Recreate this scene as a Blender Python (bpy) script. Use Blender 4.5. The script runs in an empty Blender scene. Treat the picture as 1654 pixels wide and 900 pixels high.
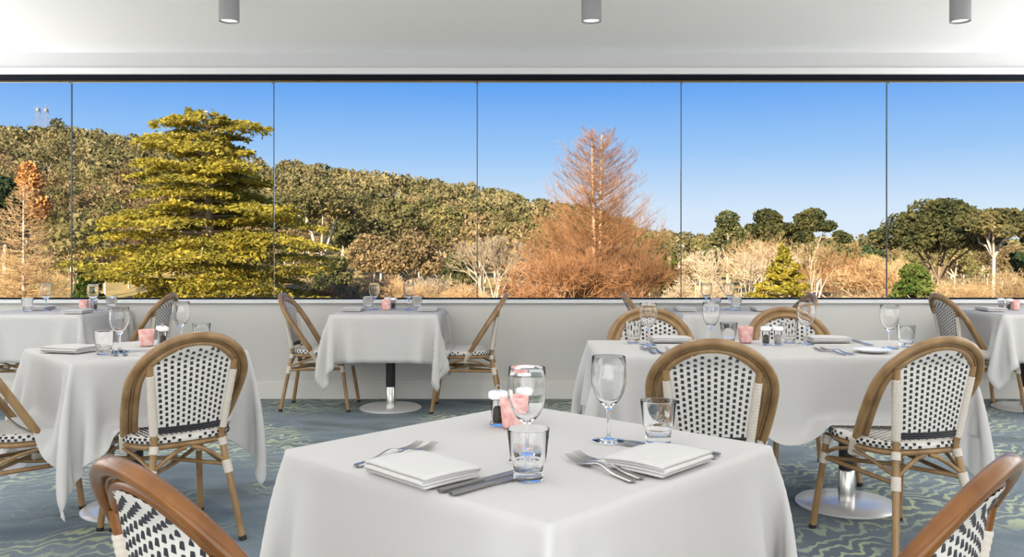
import bpy, math, random
import numpy as np

C = bpy.context.scene.collection
D = bpy.data
PI = math.pi
RNG = np.random.default_rng(11)
random.seed(5)

# ------------------------------------------------------------------ camera
EYE = 1.215
cam_d = D.cameras.new('camera')
cam_d.sensor_width = 36.0
cam_d.lens = 1400 / 1654 * 36.0
cam_d.shift_y = -(450 - 405) / 1654
cam_d.clip_end = 3000
cam = D.objects.new('camera', cam_d)
cam.location = (0, 0, EYE)
cam.rotation_euler = (PI / 2, 0, 0)
C.objects.link(cam)
bpy.context.scene.camera = cam

# ------------------------------------------------------------------ world, sun, lights, exposure
sc = bpy.context.scene
sc.view_settings.view_transform = 'Standard'
sc.view_settings.look = 'None'
sc.view_settings.gamma = 1.0
sc.view_settings.use_curve_mapping = False
sc.view_settings.exposure = 0.0

world = D.worlds.new('sky')
sc.world = world
world.use_nodes = True
nt = world.node_tree
nt.nodes.clear()
wo = nt.nodes.new('ShaderNodeOutputWorld')
bg = nt.nodes.new('ShaderNodeBackground')
tc = nt.nodes.new('ShaderNodeTexCoord')
sx = nt.nodes.new('ShaderNodeSeparateXYZ')
cr = nt.nodes.new('ShaderNodeValToRGB')
nt.links.new(tc.outputs['Generated'], sx.inputs[0])
nt.links.new(sx.outputs['Z'], cr.inputs[0])
nt.links.new(cr.outputs[0], bg.inputs[0])
nt.links.new(bg.outputs[0], wo.inputs[0])
bg.inputs[1].default_value = 1.0
els = cr.color_ramp.elements
els[0].position = 0.0
els[0].color = (0.80, 0.88, 0.98, 1)
els[1].position = 1.0
els[1].color = (0.05, 0.17, 0.55, 1)
for p, c in ((0.045, (0.68, 0.82, 0.98)), (0.11, (0.35, 0.60, 0.95)), (0.19, (0.125, 0.38, 0.92)), (0.40, (0.08, 0.28, 0.80))):
    e = els.new(p)
    e.color = (*c, 1)

sun_d = D.lights.new('sun', 'SUN')
sun_d.energy = 14.0
sun_d.angle = math.radians(0.8)
sun_d.color = (1.0, 0.87, 0.68)
sun = D.objects.new('sun', sun_d)
sun.rotation_euler = (math.radians(65), 0, math.radians(-24))   # low, from behind the left shoulder
C.objects.link(sun)


def area(name, loc, rot, sx_, sy_, energy, col=(1, 1, 1)):
    l = D.lights.new(name, 'AREA')
    l.shape = 'RECTANGLE'
    l.size, l.size_y, l.energy, l.color = sx_, sy_, energy, col
    o = D.objects.new(name, l)
    o.location, o.rotation_euler = loc, rot
    C.objects.link(o)
    return o


# unseen area lights added to fill the room from rear, sides and overhead;
# three more added ones face up to brighten the ceiling
area('rear_fill_light', (0, -4.85, 1.75), (PI / 2, 0, 0), 11.0, 1.7, 55, (1.0, 0.985, 0.96))
area('left_fill_light', (-6.3, 1.6, 1.45), (PI / 2, 0, -PI / 2), 10.5, 2.4, 108, (1.0, 0.99, 0.97))
area('right_fill_light', (6.3, 1.6, 1.45), (PI / 2, 0, PI / 2), 10.5, 2.4, 108, (1.0, 0.99, 0.97))
area('overhead_fill_light', (0, 1.4, 2.78), (0, 0, 0), 10.5, 6.6, 142, (1.0, 0.985, 0.96))
area('ceiling_fill_light', (0, -1.9, 0.5), (PI - 0.6, 0, 0), 10.0, 3.0, 350, (1.0, 0.985, 0.96))
area('left_up_fill_light', (-5.3, 4.9, 0.9), (PI, -0.25, 0), 1.2, 3.6, 150, (1.0, 0.985, 0.96))
area('right_up_fill_light', (5.3, 4.9, 0.9), (PI, 0.25, 0), 1.2, 3.6, 150, (1.0, 0.985, 0.96))


# ------------------------------------------------------------------ materials
def mat(name):
    m = D.materials.new(name)
    m.use_nodes = True
    n = m.node_tree.nodes
    n.clear()
    out = n.new('ShaderNodeOutputMaterial')
    return m, m.node_tree, n, out


def pbr(name, col, rough=0.5, metal=0.0, spec=0.5, coat=0.0, noise=None, bump=None, trans=0.0, ior=1.45, island=0.0):
    """noise=(scale, second colour, stretch) mixes a second colour by a noise; bump=(scale, strength)."""
    m, t, n, out = mat(name)
    b = n.new('ShaderNodeBsdfPrincipled')
    b.inputs['Base Color'].default_value = (*col, 1)
    b.inputs['Roughness'].default_value = rough
    b.inputs['Metallic'].default_value = metal
    b.inputs['Specular IOR Level'].default_value = spec
    b.inputs['Coat Weight'].default_value = coat
    b.inputs['Coat Roughness'].default_value = 0.08
    b.inputs['Transmission Weight'].default_value = trans
    b.inputs['IOR'].default_value = ior
    t.links.new(b.outputs[0], out.inputs[0])
    if noise or bump:
        co = n.new('ShaderNodeTexCoord')
    if noise:
        mp = n.new('ShaderNodeMapping')
        mp.inputs['Scale'].default_value = noise[2] if len(noise) > 2 else (1, 1, 1)
        t.links.new(co.outputs['Object'], mp.inputs[0])
        nz = n.new('ShaderNodeTexNoise')
        nz.inputs['Scale'].default_value = noise[0]
        nz.inputs['Detail'].default_value = 4
        t.links.new(mp.outputs[0], nz.inputs[0])
        rp = n.new('ShaderNodeValToRGB')
        rp.color_ramp.elements[0].position, rp.color_ramp.elements[1].position = 0.32, 0.68
        rp.color_ramp.elements[0].color, rp.color_ramp.elements[1].color = (*col, 1), (*noise[1], 1)
        t.links.new(nz.outputs['Fac'], rp.inputs[0])
        t.links.new(rp.outputs[0], b.inputs['Base Color'])
    if bump:
        nb = n.new('ShaderNodeTexNoise')
        nb.inputs['Scale'].default_value = bump[0]
        nb.inputs['Detail'].default_value = 3
        t.links.new(co.outputs['Object'], nb.inputs[0])
        bp = n.new('ShaderNodeBump')
        bp.inputs['Strength'].default_value = bump[1]
        bp.inputs['Distance'].default_value = 0.004
        t.links.new(nb.outputs['Fac'], bp.inputs['Height'])
        t.links.new(bp.outputs[0], b.inputs['Normal'])
    return m


def leafy(name, c0, c1, c2, trans=0.35, nscale=0.6):
    """foliage and twigs: colour differs from leaf to leaf and in soft patches."""
    m, t, n, out = mat(name)
    g = n.new('ShaderNodeNewGeometry')
    co = n.new('ShaderNodeTexCoord')
    nz = n.new('ShaderNodeTexNoise')
    nz.inputs['Scale'].default_value = nscale
    nz.inputs['Detail'].default_value = 2
    t.links.new(co.outputs['Object'], nz.inputs[0])
    mx = n.new('ShaderNodeMath')
    mx.operation = 'MULTIPLY_ADD'
    mx.inputs[1].default_value = 0.45
    t.links.new(g.outputs['Random Per Island'], mx.inputs[0])
    sb = n.new('ShaderNodeMath')
    sb.operation = 'MULTIPLY_ADD'
    sb.inputs[1].default_value = 1.5
    sb.inputs[2].default_value = -0.48
    t.links.new(nz.outputs['Fac'], sb.inputs[0])
    t.links.new(sb.outputs[0], mx.inputs[2])
    rp = n.new('ShaderNodeValToRGB')
    rp.color_ramp.elements[0].position, rp.color_ramp.elements[1].position = 0.1, 0.9
    rp.color_ramp.elements[0].color, rp.color_ramp.elements[1].color = (*c0, 1), (*c2, 1)
    e = rp.color_ramp.elements.new(0.5)
    e.color = (*c1, 1)
    t.links.new(mx.outputs[0], rp.inputs[0])
    oi = n.new('ShaderNodeObjectInfo')
    hv = n.new('ShaderNodeHueSaturation')
    mr = n.new('ShaderNodeMapRange')
    mr.inputs['To Min'].default_value, mr.inputs['To Max'].default_value = 0.75, 1.3
    t.links.new(oi.outputs['Random'], mr.inputs['Value'])
    t.links.new(mr.outputs[0], hv.inputs['Value'])
    t.links.new(rp.outputs[0], hv.inputs['Color'])
    d = n.new('ShaderNodeBsdfDiffuse')
    tr = n.new('ShaderNodeBsdfTranslucent')
    ms = n.new('ShaderNodeMixShader')
    ms.inputs[0].default_value = trans
    for s in (d, tr):
        t.links.new(hv.outputs[0], s.inputs[0])
    t.links.new(d.outputs[0], ms.inputs[1])
    t.links.new(tr.outputs[0], ms.inputs[2])
    t.links.new(ms.outputs[0], out.inputs[0])
    return m


def cloth_mat():
    m, t, n, out = mat('white_linen')
    co = n.new('ShaderNodeTexCoord')
    nb = n.new('ShaderNodeTexNoise')
    nb.inputs['Scale'].default_value = 9
    nb.inputs['Detail'].default_value = 3
    mp = n.new('ShaderNodeMapping')
    mp.inputs['Scale'].default_value = (1, 3.0, 1)
    t.links.new(co.outputs['Object'], mp.inputs[0])
    t.links.new(mp.outputs[0], nb.inputs[0])
    bp = n.new('ShaderNodeBump')
    bp.inputs['Strength'].default_value = 0.25
    bp.inputs['Distance'].default_value = 0.006
    t.links.new(nb.outputs['Fac'], bp.inputs['Height'])
    d = n.new('ShaderNodeBsdfDiffuse')
    d.inputs[0].default_value = (0.76, 0.75, 0.745, 1)
    tr = n.new('ShaderNodeBsdfTranslucent')
    tr.inputs[0].default_value = (0.80, 0.79, 0.775, 1)
    t.links.new(bp.outputs[0], d.inputs['Normal'])
    ms = n.new('ShaderNodeMixShader')
    ms.inputs[0].default_value = 0.45
    t.links.new(d.outputs[0], ms.inputs[1])
    t.links.new(tr.outputs[0], ms.inputs[2])
    t.links.new(ms.outputs[0], out.inputs[0])
    return m


def pane_mat():
    m, t, n, out = mat('window_glass')
    tr = n.new('ShaderNodeBsdfTransparent')
    tr.inputs[0].default_value = (0.985, 0.99, 0.99, 1)
    gl = n.new('ShaderNodeBsdfGlossy')
    gl.inputs['Roughness'].default_value = 0.0
    fr = n.new('ShaderNodeFresnel')
    fr.inputs[0].default_value = 1.08
    ms = n.new('ShaderNodeMixShader')
    t.links.new(fr.outputs[0], ms.inputs[0])
    t.links.new(tr.outputs[0], ms.inputs[1])
    t.links.new(gl.outputs[0], ms.inputs[2])
    t.links.new(ms.outputs[0], out.inputs[0])
    return m


def carpet_mat():
    m, t, n, out = mat('patterned_carpet')
    b = n.new('ShaderNodeBsdfPrincipled')
    b.inputs['Roughness'].default_value = 0.95
    b.inputs['Specular IOR Level'].default_value = 0.15
    co = n.new('ShaderNodeTexCoord')

    def noise(scale, detail=3, dist=0.0, st=(1, 1, 1), rot=0.0):
        mp = n.new('ShaderNodeMapping')
        mp.inputs['Scale'].default_value = st
        mp.inputs['Rotation'].default_value = (0, 0, rot)
        t.links.new(co.outputs['Object'], mp.inputs[0])
        z = n.new('ShaderNodeTexNoise')
        z.inputs['Scale'].default_value = scale
        z.inputs['Detail'].default_value = detail
        z.inputs['Distortion'].default_value = dist
        t.links.new(mp.outputs[0], z.inputs[0])
        return z.outputs['Fac']

    def ramp(src, stops):
        r = n.new('ShaderNodeValToRGB')
        el = r.color_ramp.elements
        el[0].position, el[0].color = stops[0][0], (*stops[0][1], 1)
        el[1].position, el[1].color = stops[-1][0], (*stops[-1][1], 1)
        for p, c in stops[1:-1]:
            e = el.new(p)
            e.color = (*c, 1)
        t.links.new(src, r.inputs[0])
        return r.outputs[0]

    def mix(f, a, c):
        x = n.new('ShaderNodeMix')
        x.data_type = 'RGBA'
        t.links.new(f, x.inputs['Factor'])
        t.links.new(a, x.inputs['A'])
        t.links.new(c, x.inputs['B'])
        return x.outputs['Result']

    base = ramp(noise(1.6, 4, 0.3, (0.7, 1.4, 1)), [(0.3, (0.105, 0.135, 0.165)), (0.55, (0.18, 0.22, 0.25)), (0.75, (0.075, 0.088, 0.09))])
    # leaf-like wavy strokes, grouped in drifts
    w = n.new('ShaderNodeTexWave')
    w.inputs['Scale'].default_value = 3.4
    w.inputs['Distortion'].default_value = 14.0
    w.inputs['Detail'].default_value = 2.5
    w.inputs['Detail Scale'].default_value = 1.3
    mp = n.new('ShaderNodeMapping')
    mp.inputs['Rotation'].default_value = (0, 0, 1.2)
    mp.inputs['Scale'].default_value = (1.6, 1.0, 1)
    t.links.new(co.outputs['Object'], mp.inputs[0])
    t.links.new(mp.outputs[0], w.inputs[0])
    stroke = ramp(w.outputs['Fac'], [(0.60, (0, 0, 0)), (0.86, (1, 1, 1))])
    drift = ramp(noise(1.15, 2, 0.4), [(0.44, (0, 0, 0)), (0.58, (1, 1, 1))])
    ml = n.new('ShaderNodeMath')
    ml.operation = 'MULTIPLY'
    t.links.new(stroke, ml.inputs[0])
    t.links.new(drift, ml.inputs[1])
    m2 = n.new('ShaderNodeMath')
    m2.operation = 'MULTIPLY'
    m2.inputs[1].default_value = 0.8
    t.links.new(ml.outputs[0], m2.inputs[0])
    green = ramp(noise(2.3, 2), [(0.35, (0.36, 0.44, 0.36)), (0.62, (0.50, 0.53, 0.31))])
    col = mix(m2.outputs[0], base, green)
    # woven speckle
    v = ramp(noise(190, 1), [(0.3, (0.75, 0.75, 0.75)), (0.7, (1.15, 1.15, 1.15))])
    mm = n.new('ShaderNodeMix')
    mm.data_type = 'RGBA'
    mm.blend_type = 'MULTIPLY'
    mm.inputs['Factor'].default_value = 1.0
    t.links.new(col, mm.inputs['A'])
    t.links.new(v, mm.inputs['B'])
    t.links.new(mm.outputs['Result'], b.inputs['Base Color'])
    t.links.new(b.outputs[0], out.inputs[0])
    return m


M = {}
M['wall'] = pbr('wall_paint', (0.555, 0.545, 0.52), 0.75, noise=(1.2, (0.575, 0.565, 0.54)))
M['skirting'] = pbr('skirting_paint', (0.62, 0.61, 0.58), 0.55)
M['white_paint'] = pbr('white_paint', (0.66, 0.66, 0.655), 0.6)
M['ceiling'] = pbr('ceiling_paint', (0.90, 0.90, 0.90), 0.85)
M['bulkhead'] = pbr('bulkhead_paint', (0.53, 0.53, 0.535), 0.85)
M['black_frame'] = pbr('black_aluminium', (0.010, 0.014, 0.022), 0.9, spec=0.05)
M['seal'] = pbr('grey_silicone', (0.06, 0.075, 0.10), 0.5)
M['pane'] = pane_mat()
M['carpet'] = carpet_mat()
M['cloth'] = cloth_mat()
M['napkin'] = pbr('napkin_cotton', (0.53, 0.52, 0.51), 0.9, spec=0.1, bump=(60, 0.25))
M['rattan'] = pbr('rattan_tube', (0.19, 0.105, 0.042), 0.34, spec=0.4, coat=0.2, noise=(14, (0.32, 0.20, 0.09), (1, 1, 0.5)), bump=(90, 0.1))
M['rattan_warm'] = pbr('orange_rattan', (0.115, 0.040, 0.007), 0.24, spec=0.35, coat=0.12, noise=(14, (0.20, 0.078, 0.016), (1, 1, 0.5)), bump=(90, 0.1))  # deeper orange, glossier rattan for the two near chairs
M['weave'] = pbr('white_weave', (0.62, 0.595, 0.555), 0.5, spec=0.4)
M['black_weave'] = pbr('black_weave', (0.012, 0.013, 0.018), 0.4)
M['wrap'] = pbr('cream_binding', (0.56, 0.505, 0.44), 0.5)
M['rubber'] = pbr('black_rubber', (0.012, 0.012, 0.012), 0.7)
M['table_wood'] = pbr('tabletop_board', (0.22, 0.13, 0.08), 0.6)
M['black_metal'] = pbr('black_post', (0.015, 0.016, 0.018), 0.4)
M['steel'] = pbr('brushed_steel', (0.62, 0.61, 0.59), 0.22, metal=1.0)
M['disc'] = pbr('polished_disc', (0.80, 0.79, 0.78), 0.25, metal=0.45)
M['cutlery'] = pbr('cutlery_steel', (0.36, 0.35, 0.34), 0.28, metal=1.0)
M['glass'] = pbr('clear_glass', (1, 1, 1), 0.0, trans=1.0, ior=1.32)
M['acrylic'] = pbr('clear_acrylic', (0.98, 0.98, 0.98), 0.03, trans=1.0, ior=1.18)
M['pepper'] = pbr('peppercorns', (0.03, 0.027, 0.025), 0.8, noise=(180, (0.10, 0.08, 0.06)), bump=(160, 1.0))
M['salt'] = pbr('salt_crystals', (0.50, 0.47, 0.45), 0.6, noise=(160, (0.22, 0.20, 0.19)), bump=(160, 0.8))
M['pink'] = pbr('pink_mottled', (0.70, 0.26, 0.24), 0.45, noise=(38, (0.80, 0.56, 0.52)), bump=(40, 0.8))
M['china'] = pbr('white_china', (0.84, 0.84, 0.84), 0.2)
M['lamp_metal'] = pbr('lamp_grey', (0.24, 0.24, 0.245), 0.45)
M['house_wall'] = pbr('cream_render', (0.80, 0.76, 0.66), 0.8)
M['house_roof'] = pbr('grey_roof', (0.40, 0.38, 0.36), 0.7)
M['tower'] = pbr('tower_steel', (0.22, 0.22, 0.26), 0.6)
M['ground'] = pbr('dry_grass', (0.42, 0.30, 0.13), 0.95, spec=0.05, noise=(0.35, (0.22, 0.19, 0.075)))
M['bark'] = pbr('brown_bark', (0.22, 0.155, 0.10), 0.9)
M['pale_bark'] = pbr('pale_bark', (0.66, 0.54, 0.42), 0.85, noise=(1.5, (0.44, 0.34, 0.25)))
M['red_bark'] = pbr('red_bark', (0.52, 0.33, 0.20), 0.9)

lm, lt, ln, lo = mat('lamp_diffuser')
le = ln.new('ShaderNodeEmission')
le.inputs[0].default_value = (1, 0.96, 0.88, 1)
le.inputs[1].default_value = 1.6
lt.links.new(le.outputs[0], lo.inputs[0])
M['lamp_on'] = lm

M['cedar'] = leafy('cedar_foliage', (0.19, 0.18, 0.045), (0.47, 0.40, 0.065), (0.70, 0.56, 0.09), 0.5, 0.55)
M['gum'] = leafy('gum_foliage', (0.085, 0.09, 0.036), (0.19, 0.168, 0.066), (0.34, 0.27, 0.115), 0.35, 0.5)
M['gum_dark'] = leafy('dark_gum_foliage', (0.045, 0.06, 0.027), (0.12, 0.122, 0.046), (0.23, 0.195, 0.075), 0.35, 0.5)
M['gum_brown'] = leafy('brown_gum_foliage', (0.125, 0.095, 0.045), (0.255, 0.185, 0.085), (0.41, 0.295, 0.15), 0.35, 0.5)
M['deep_green'] = leafy('dark_conifer_foliage', (0.016, 0.032, 0.022), (0.04, 0.065, 0.03), (0.09, 0.11, 0.04), 0.2, 0.6)
M['green'] = leafy('green_shrub_foliage', (0.04, 0.075, 0.018), (0.10, 0.145, 0.03), (0.19, 0.20, 0.05), 0.3, 0.8)
M['orange'] = leafy('autumn_foliage', (0.38, 0.19, 0.06), (0.58, 0.31, 0.11), (0.72, 0.43, 0.18), 0.3, 0.7)
M['twig_orange'] = leafy('orange_twigs', (0.24, 0.115, 0.052), (0.38, 0.195, 0.088), (0.53, 0.295, 0.145), 0.2, 0.35)
M['twig_tan'] = leafy('tan_twigs', (0.42, 0.27, 0.13), (0.60, 0.41, 0.21), (0.74, 0.55, 0.32), 0.2, 0.5)
M['twig_pale'] = leafy('pale_twigs', (0.44, 0.33, 0.21), (0.62, 0.49, 0.33), (0.76, 0.63, 0.46), 0.2, 0.5)
M['forest'] = leafy('forest_foliage', (0.085, 0.085, 0.04), (0.185, 0.16, 0.07), (0.33, 0.265, 0.125), 0.35, 0.06)


# ------------------------------------------------------------------ mesh helpers
class MB:
    """collects shapes and links them as ONE mesh object."""
    def __init__(self):
        self.v, self.f = [], []

    def add(self, vs, fs):
        b = len(self.v)
        self.v.extend([tuple(map(float, p)) for p in vs])
        self.f.extend([tuple(i + b for i in f) for f in fs])
        return self

    def box(self, x0, x1, y0, y1, z0, z1):
        return self.add([(x0, y0, z0), (x1, y0, z0), (x1, y1, z0), (x0, y1, z0), (x0, y0, z1), (x1, y0, z1), (x1, y1, z1), (x0, y1, z1)],
                        [(0, 3, 2, 1), (4, 5, 6, 7), (0, 1, 5, 4), (1, 2, 6, 5), (2, 3, 7, 6), (3, 0, 4, 7)])

    def tube(self, pts, r, n=10, flat=None, closed=False, up=(0, 0, 1)):
        """sweeps a circle (or an ellipse: flat=(ru, rv)) along pts; r is a number or a list."""
        pts = np.array(pts, float)
        k = len(pts)
        if closed:
            tg = np.roll(pts, -1, 0) - np.roll(pts, 1, 0)
        else:
            tg = np.gradient(pts, axis=0)
        tg /= np.linalg.norm(tg, axis=1)[:, None] + 1e-12
        rr = np.full(k, r, float) if np.isscalar(r) else np.array(r, float)
        ref = np.array(up, float)
        if abs(tg[0] @ ref) > 0.95 * np.linalg.norm(ref):
            ref = np.array((0, 1.0, 0)) if abs(tg[0][1]) < 0.9 else np.array((1.0, 0, 0))
        nv = ref - (ref @ tg[0]) * tg[0]
        nv /= np.linalg.norm(nv)
        vs = []
        for i in range(k):
            nv = nv - (nv @ tg[i]) * tg[i]
            nv /= np.linalg.norm(nv) + 1e-12
            bv = np.cross(tg[i], nv)
            a, b = (rr[i], rr[i]) if flat is None else flat
            for j in range(n):
                th = 2 * PI * j / n
                vs.append(pts[i] + nv * a * math.cos(th) + bv * b * math.sin(th))
        fs = []
        m = k if closed else k - 1
        for i in range(m):
            i2 = (i + 1) % k
            for j in range(n):
                fs.append((i * n + j, i * n + (j + 1) % n, i2 * n + (j + 1) % n, i2 * n + j))
        if not closed:
            fs.append(tuple(range(n - 1, -1, -1)))
            fs.append(tuple((k - 1) * n + j for j in range(n)))
        return self.add(vs, fs)

    def lathe(self, prof, n=28, loc=(0, 0, 0)):
        """profile of (r, z); r = 0 closes the end."""
        vs, rings = [], []
        for r, z in prof:
            if r <= 1e-6:
                rings.append([len(vs)])
                vs.append((loc[0], loc[1], z + loc[2]))
            else:
                rings.append(list(range(len(vs), len(vs) + n)))
                vs += [(loc[0] + r * math.cos(2 * PI * j / n), loc[1] + r * math.sin(2 * PI * j / n), z + loc[2]) for j in range(n)]
        fs = []
        for a, b in zip(rings[:-1], rings[1:]):
            for j in range(n):
                j2 = (j + 1) % n
                if len(a) == 1 and len(b) == 1:
                    continue
                if len(a) == 1:
                    fs.append((a[0], b[j2], b[j]))
                elif len(b) == 1:
                    fs.append((a[j], a[j2], b[0]))
                else:
                    fs.append((a[j], a[j2], b[j2], b[j]))
        return self.add(vs, fs)

    def build(self, name, m, parent=None, smooth=True, loc=None, kind=None):
        me = D.meshes.new(name)
        me.from_pydata(self.v, [], self.f)
        me.materials.append(m)
        return link_mesh(me, name, parent, smooth, loc, kind)


def link_mesh(me, name, parent=None, smooth=True, loc=None, kind=None):
    if smooth:
        me.polygons.foreach_set('use_smooth', np.ones(len(me.polygons), bool))
        me.set_sharp_from_angle(angle=math.radians(42))
    me.update()
    o = D.objects.new(name, me)
    C.objects.link(o)
    if parent:
        o.parent = parent
    if loc is not None:
        o.location = loc
    if kind:
        o['kind'] = kind
    return o


def fast_mesh(name, verts, faces, mats, mat_idx=None):
    """verts (n,3) and equal-sided faces (m,k) as numpy arrays."""
    me = D.meshes.new(name)
    verts = np.ascontiguousarray(verts, np.float32)
    faces = np.ascontiguousarray(faces, np.int32)
    m, k = faces.shape
    me.vertices.add(len(verts))
    me.vertices.foreach_set('co', verts.ravel())
    me.loops.add(m * k)
    me.loops.foreach_set('vertex_index', faces.ravel())
    me.polygons.add(m)
    me.polygons.foreach_set('loop_start', np.arange(0, m * k, k, dtype=np.int32))
    for mm in mats:
        me.materials.append(mm)
    if mat_idx is not None:
        me.polygons.foreach_set('material_index', np.ascontiguousarray(mat_idx, np.int32))
    me.update(calc_edges=True)
    me.validate()
    return me


def tag(o, label=None, cat=None, group=None, kind=None):
    if label:
        o['label'] = label
    if cat:
        o['category'] = cat
    if group:
        o['group'] = group
    if kind:
        o['kind'] = kind
    return o


def empty(name, loc=(0, 0, 0), rz=0.0):
    o = D.objects.new(name, None)
    o.empty_display_size = 0.1
    o.location = loc
    o.rotation_euler = (0, 0, rz)
    C.objects.link(o)
    return o


def dup(root, loc, rz=0.0, label=None, group=None):
    """a copy of a thing with copies of its parts and sub-parts (mesh data shared)."""
    def rec(o, parent):
        c = o.copy()
        C.objects.link(c)
        if parent:
            c.parent = parent
        for ch in kids[o.name]:
            rec(ch, c)
        return c
    kids = {}

    def scan(o):
        kids[o.name] = list(o.children)
        for ch in kids[o.name]:
            scan(ch)
    scan(root)
    r = rec(root, None)
    r.location, r.rotation_euler = loc, (0, 0, rz)
    if label:
        r['label'] = label
    if group:
        r['group'] = group
    return r


def struct(o):
    o['kind'] = 'structure'
    return o


# ------------------------------------------------------------------ the room
WY = 7.12            # inner face of the window wall
CH = 2.82           # ceiling height
SILL, HEAD = 0.81, 2.642
X0, X1, Y0 = -6.4, 6.4, -5.0
struct(MB().box(X0, X1, Y0, WY, -0.12, 0).build('floor', M['carpet'], smooth=False))
struct(MB().box(X0 - 0.2, X1 + 0.2, Y0 - 5.5, WY + 0.35, CH, CH + 0.2).build('ceiling', M['ceiling'], smooth=False))  # slab carried on behind the rear wall, unseen, to block the sun
wf = MB()
wf.box(X0, X1, WY, WY + 0.2, -0.12, SILL - 0.025)
struct(wf.build('wall_front', M['wall'], smooth=False))
struct(MB().box(X0, X1, WY - 0.10, WY + 0.25, HEAD + 0.05, CH).build('wall_front_upper', M['bulkhead'], smooth=False))
struct(MB().box(X0, X1, WY - 0.125, WY + 0.25, HEAD, HEAD + 0.05).build('trim_1', M['white_paint'], smooth=False))       # bulkhead edge strip
struct(MB().box(X0, X1, WY - 0.03, WY + 0.2, SILL - 0.025, SILL).build('trim_2', M['white_paint'], smooth=False))          # window ledge
bbm = MB()
bbm.box(X0, X1, WY - 0.018, WY, 0, 0.13)
bbm.box(X0, X1, WY - 0.010, WY, 0.13, 0.15)
struct(bbm.build('baseboard_front', M['skirting'], smooth=False))
struct(MB().box(X0 - 0.2, X0, Y0, WY + 0.2, -0.12, CH).build('wall_left', M['wall'], smooth=False))
struct(MB().box(X1, X1 + 0.2, Y0, WY + 0.2, -0.12, CH).build('wall_right', M['wall'], smooth=False))
wb = MB()
wb.box(X0, X1, Y0 - 0.2, Y0, -0.12, 0.85)
wb.box(X0, X1, Y0 - 0.2, Y0, 2.65, CH)
wb.box(X0, -5.6, Y0 - 0.2, Y0, 0.85, 2.65)
wb.box(5.6, X1, Y0 - 0.2, Y0, 0.85, 2.65)
struct(wb.build('wall_back', M['wall'], smooth=False))

win = struct(empty('window_1', (0, WY + 0.1, 0)))
MB().box(X0, X1, -0.20, 0.05, HEAD - 0.012, HEAD).build('frame_top', M['black_frame'], win, smooth=False)
MB().box(X0, X1, -0.02, 0.03, SILL, SILL + 0.012).build('frame_bottom', M['black_frame'], win, smooth=False)
joints = [-3.67, -1.984, -0.29, 1.409, 3.123, 4.82]
edges = [X0 + 0.01] + joints + [X1 - 0.01]
for a, b in zip(edges[:-1], edges[1:]):
    MB().box(a + 0.004, b - 0.004, 0.0, 0.012, SILL + 0.013, HEAD - 0.013).build('pane', M['pane'], win, smooth=False)
j0 = None
for x in joints:
    MB().box(x - 0.0035, x + 0.0035, -0.001, 0.013, SILL + 0.013, HEAD - 0.013).build('joint_seal', M['seal'], win, smooth=False)
    MB().box(x - 0.012, x + 0.012, -0.012, -0.002, HEAD - 0.040, HEAD - 0.013).build('clip', M['steel'], win, smooth=False)

# three ceiling cylinders
def downlight(x, y, label):
    t = empty('ceiling_downlight', (x, y, 0))
    tag(t, label, 'light', 'cylinder downlights under the ceiling')
    zb = 2.60
    MB().lathe([(0.049, zb + 0.012), (0.056, zb), (0.060, zb), (0.060, CH), (0, CH)], 32).build('housing', M['lamp_metal'], t)
    MB().lathe([(0, zb + 0.01), (0.05, zb + 0.01), (0.05, zb + 0.014), (0, zb + 0.014)], 32).build('diffuser', M['lamp_on'], t)
    l = D.lights.new('downlight_lamp', 'SPOT')
    l.energy, l.spot_size, l.spot_blend, l.shadow_soft_size, l.color = 55, math.radians(150), 0.9, 0.05, (1, 0.93, 0.82)
    o = D.objects.new('downlight_lamp', l)
    o.location = (0, 0, zb - 0.01)
    o.parent = t
    C.objects.link(o)


downlight(-1.71, 5.24, 'grey cylinder downlight above the window table with the yellow cedar behind')
downlight(0.48, 5.24, 'grey cylinder downlight straight above the tall bare conifer, middle of three')
downlight(2.71, 5.24, 'grey cylinder downlight above the right-hand window tables, rightmost of three')


# ------------------------------------------------------------------ the chair
def arch_pt(hw, hb, s0, hs, u):
    """u in -1..1 along the horseshoe: -1 right bottom end, +1 left bottom end. Returns (x, s) in the slanted plane."""
    a = abs(u)
    if a < 0.55:
        th = PI / 2 * (1 - a / 0.55)
        x, s = hw * math.cos(th), s0 + hs * math.sin(th)
    else:
        q = (a - 0.55) / 0.45
        x, s = hw - (hw - hb) * q ** 1.7, s0 * (1 - q)
    return (x if u < 0 else -x), s


SL = math.hypot(0.32, 0.49)


def plane(x, s):
    return (x, -0.32 * s / SL, 0.40 + 0.49 * s / SL)


def pole(t, sgn):        # rear pole, 0 at the floor, 1 at the seat, 2 at the arch
    A, B, E_ = np.array((0.20, -0.27, 0.0)), np.array((0.137, -0.19, 0.44)), np.array((0.176, -0.243, 0.772))
    p = A + (B - A) * t if t < 1 else B + (E_ - B) * (t - 1)
    return np.array((p[0] * sgn, p[1], p[2]))


def pole_at_z(z):
    return pole(z / 0.44 if z < 0.44 else 1 + (z - 0.44) / 0.332, 1)


def seat_outline(scale, n=48):
    pts = []
    for i in range(n):
        th = 2 * PI * i / n
        c, s = math.cos(th), math.sin(th)
        e = 0.62
        x = 0.212 * abs(c) ** e * (1 if c > 0 else -1)
        y = 0.212 * abs(s) ** e * (1 if s > 0 else -1) + 0.008
        x *= 1.0 + 0.10 * y
        pts.append((x * scale, y * scale))
    return pts


def wrap_tube(mb, p0, p1, r, turns):
    """cord wound round a rod: a stack of ridges."""
    p0, p1 = np.array(p0, float), np.array(p1, float)
    k = turns * 3 + 1
    pts = [p0 + (p1 - p0) * i / (k - 1) for i in range(k)]
    rr = [r if i % 3 else r * 0.93 for i in range(k)]
    mb.tube(pts, rr, 12)


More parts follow.
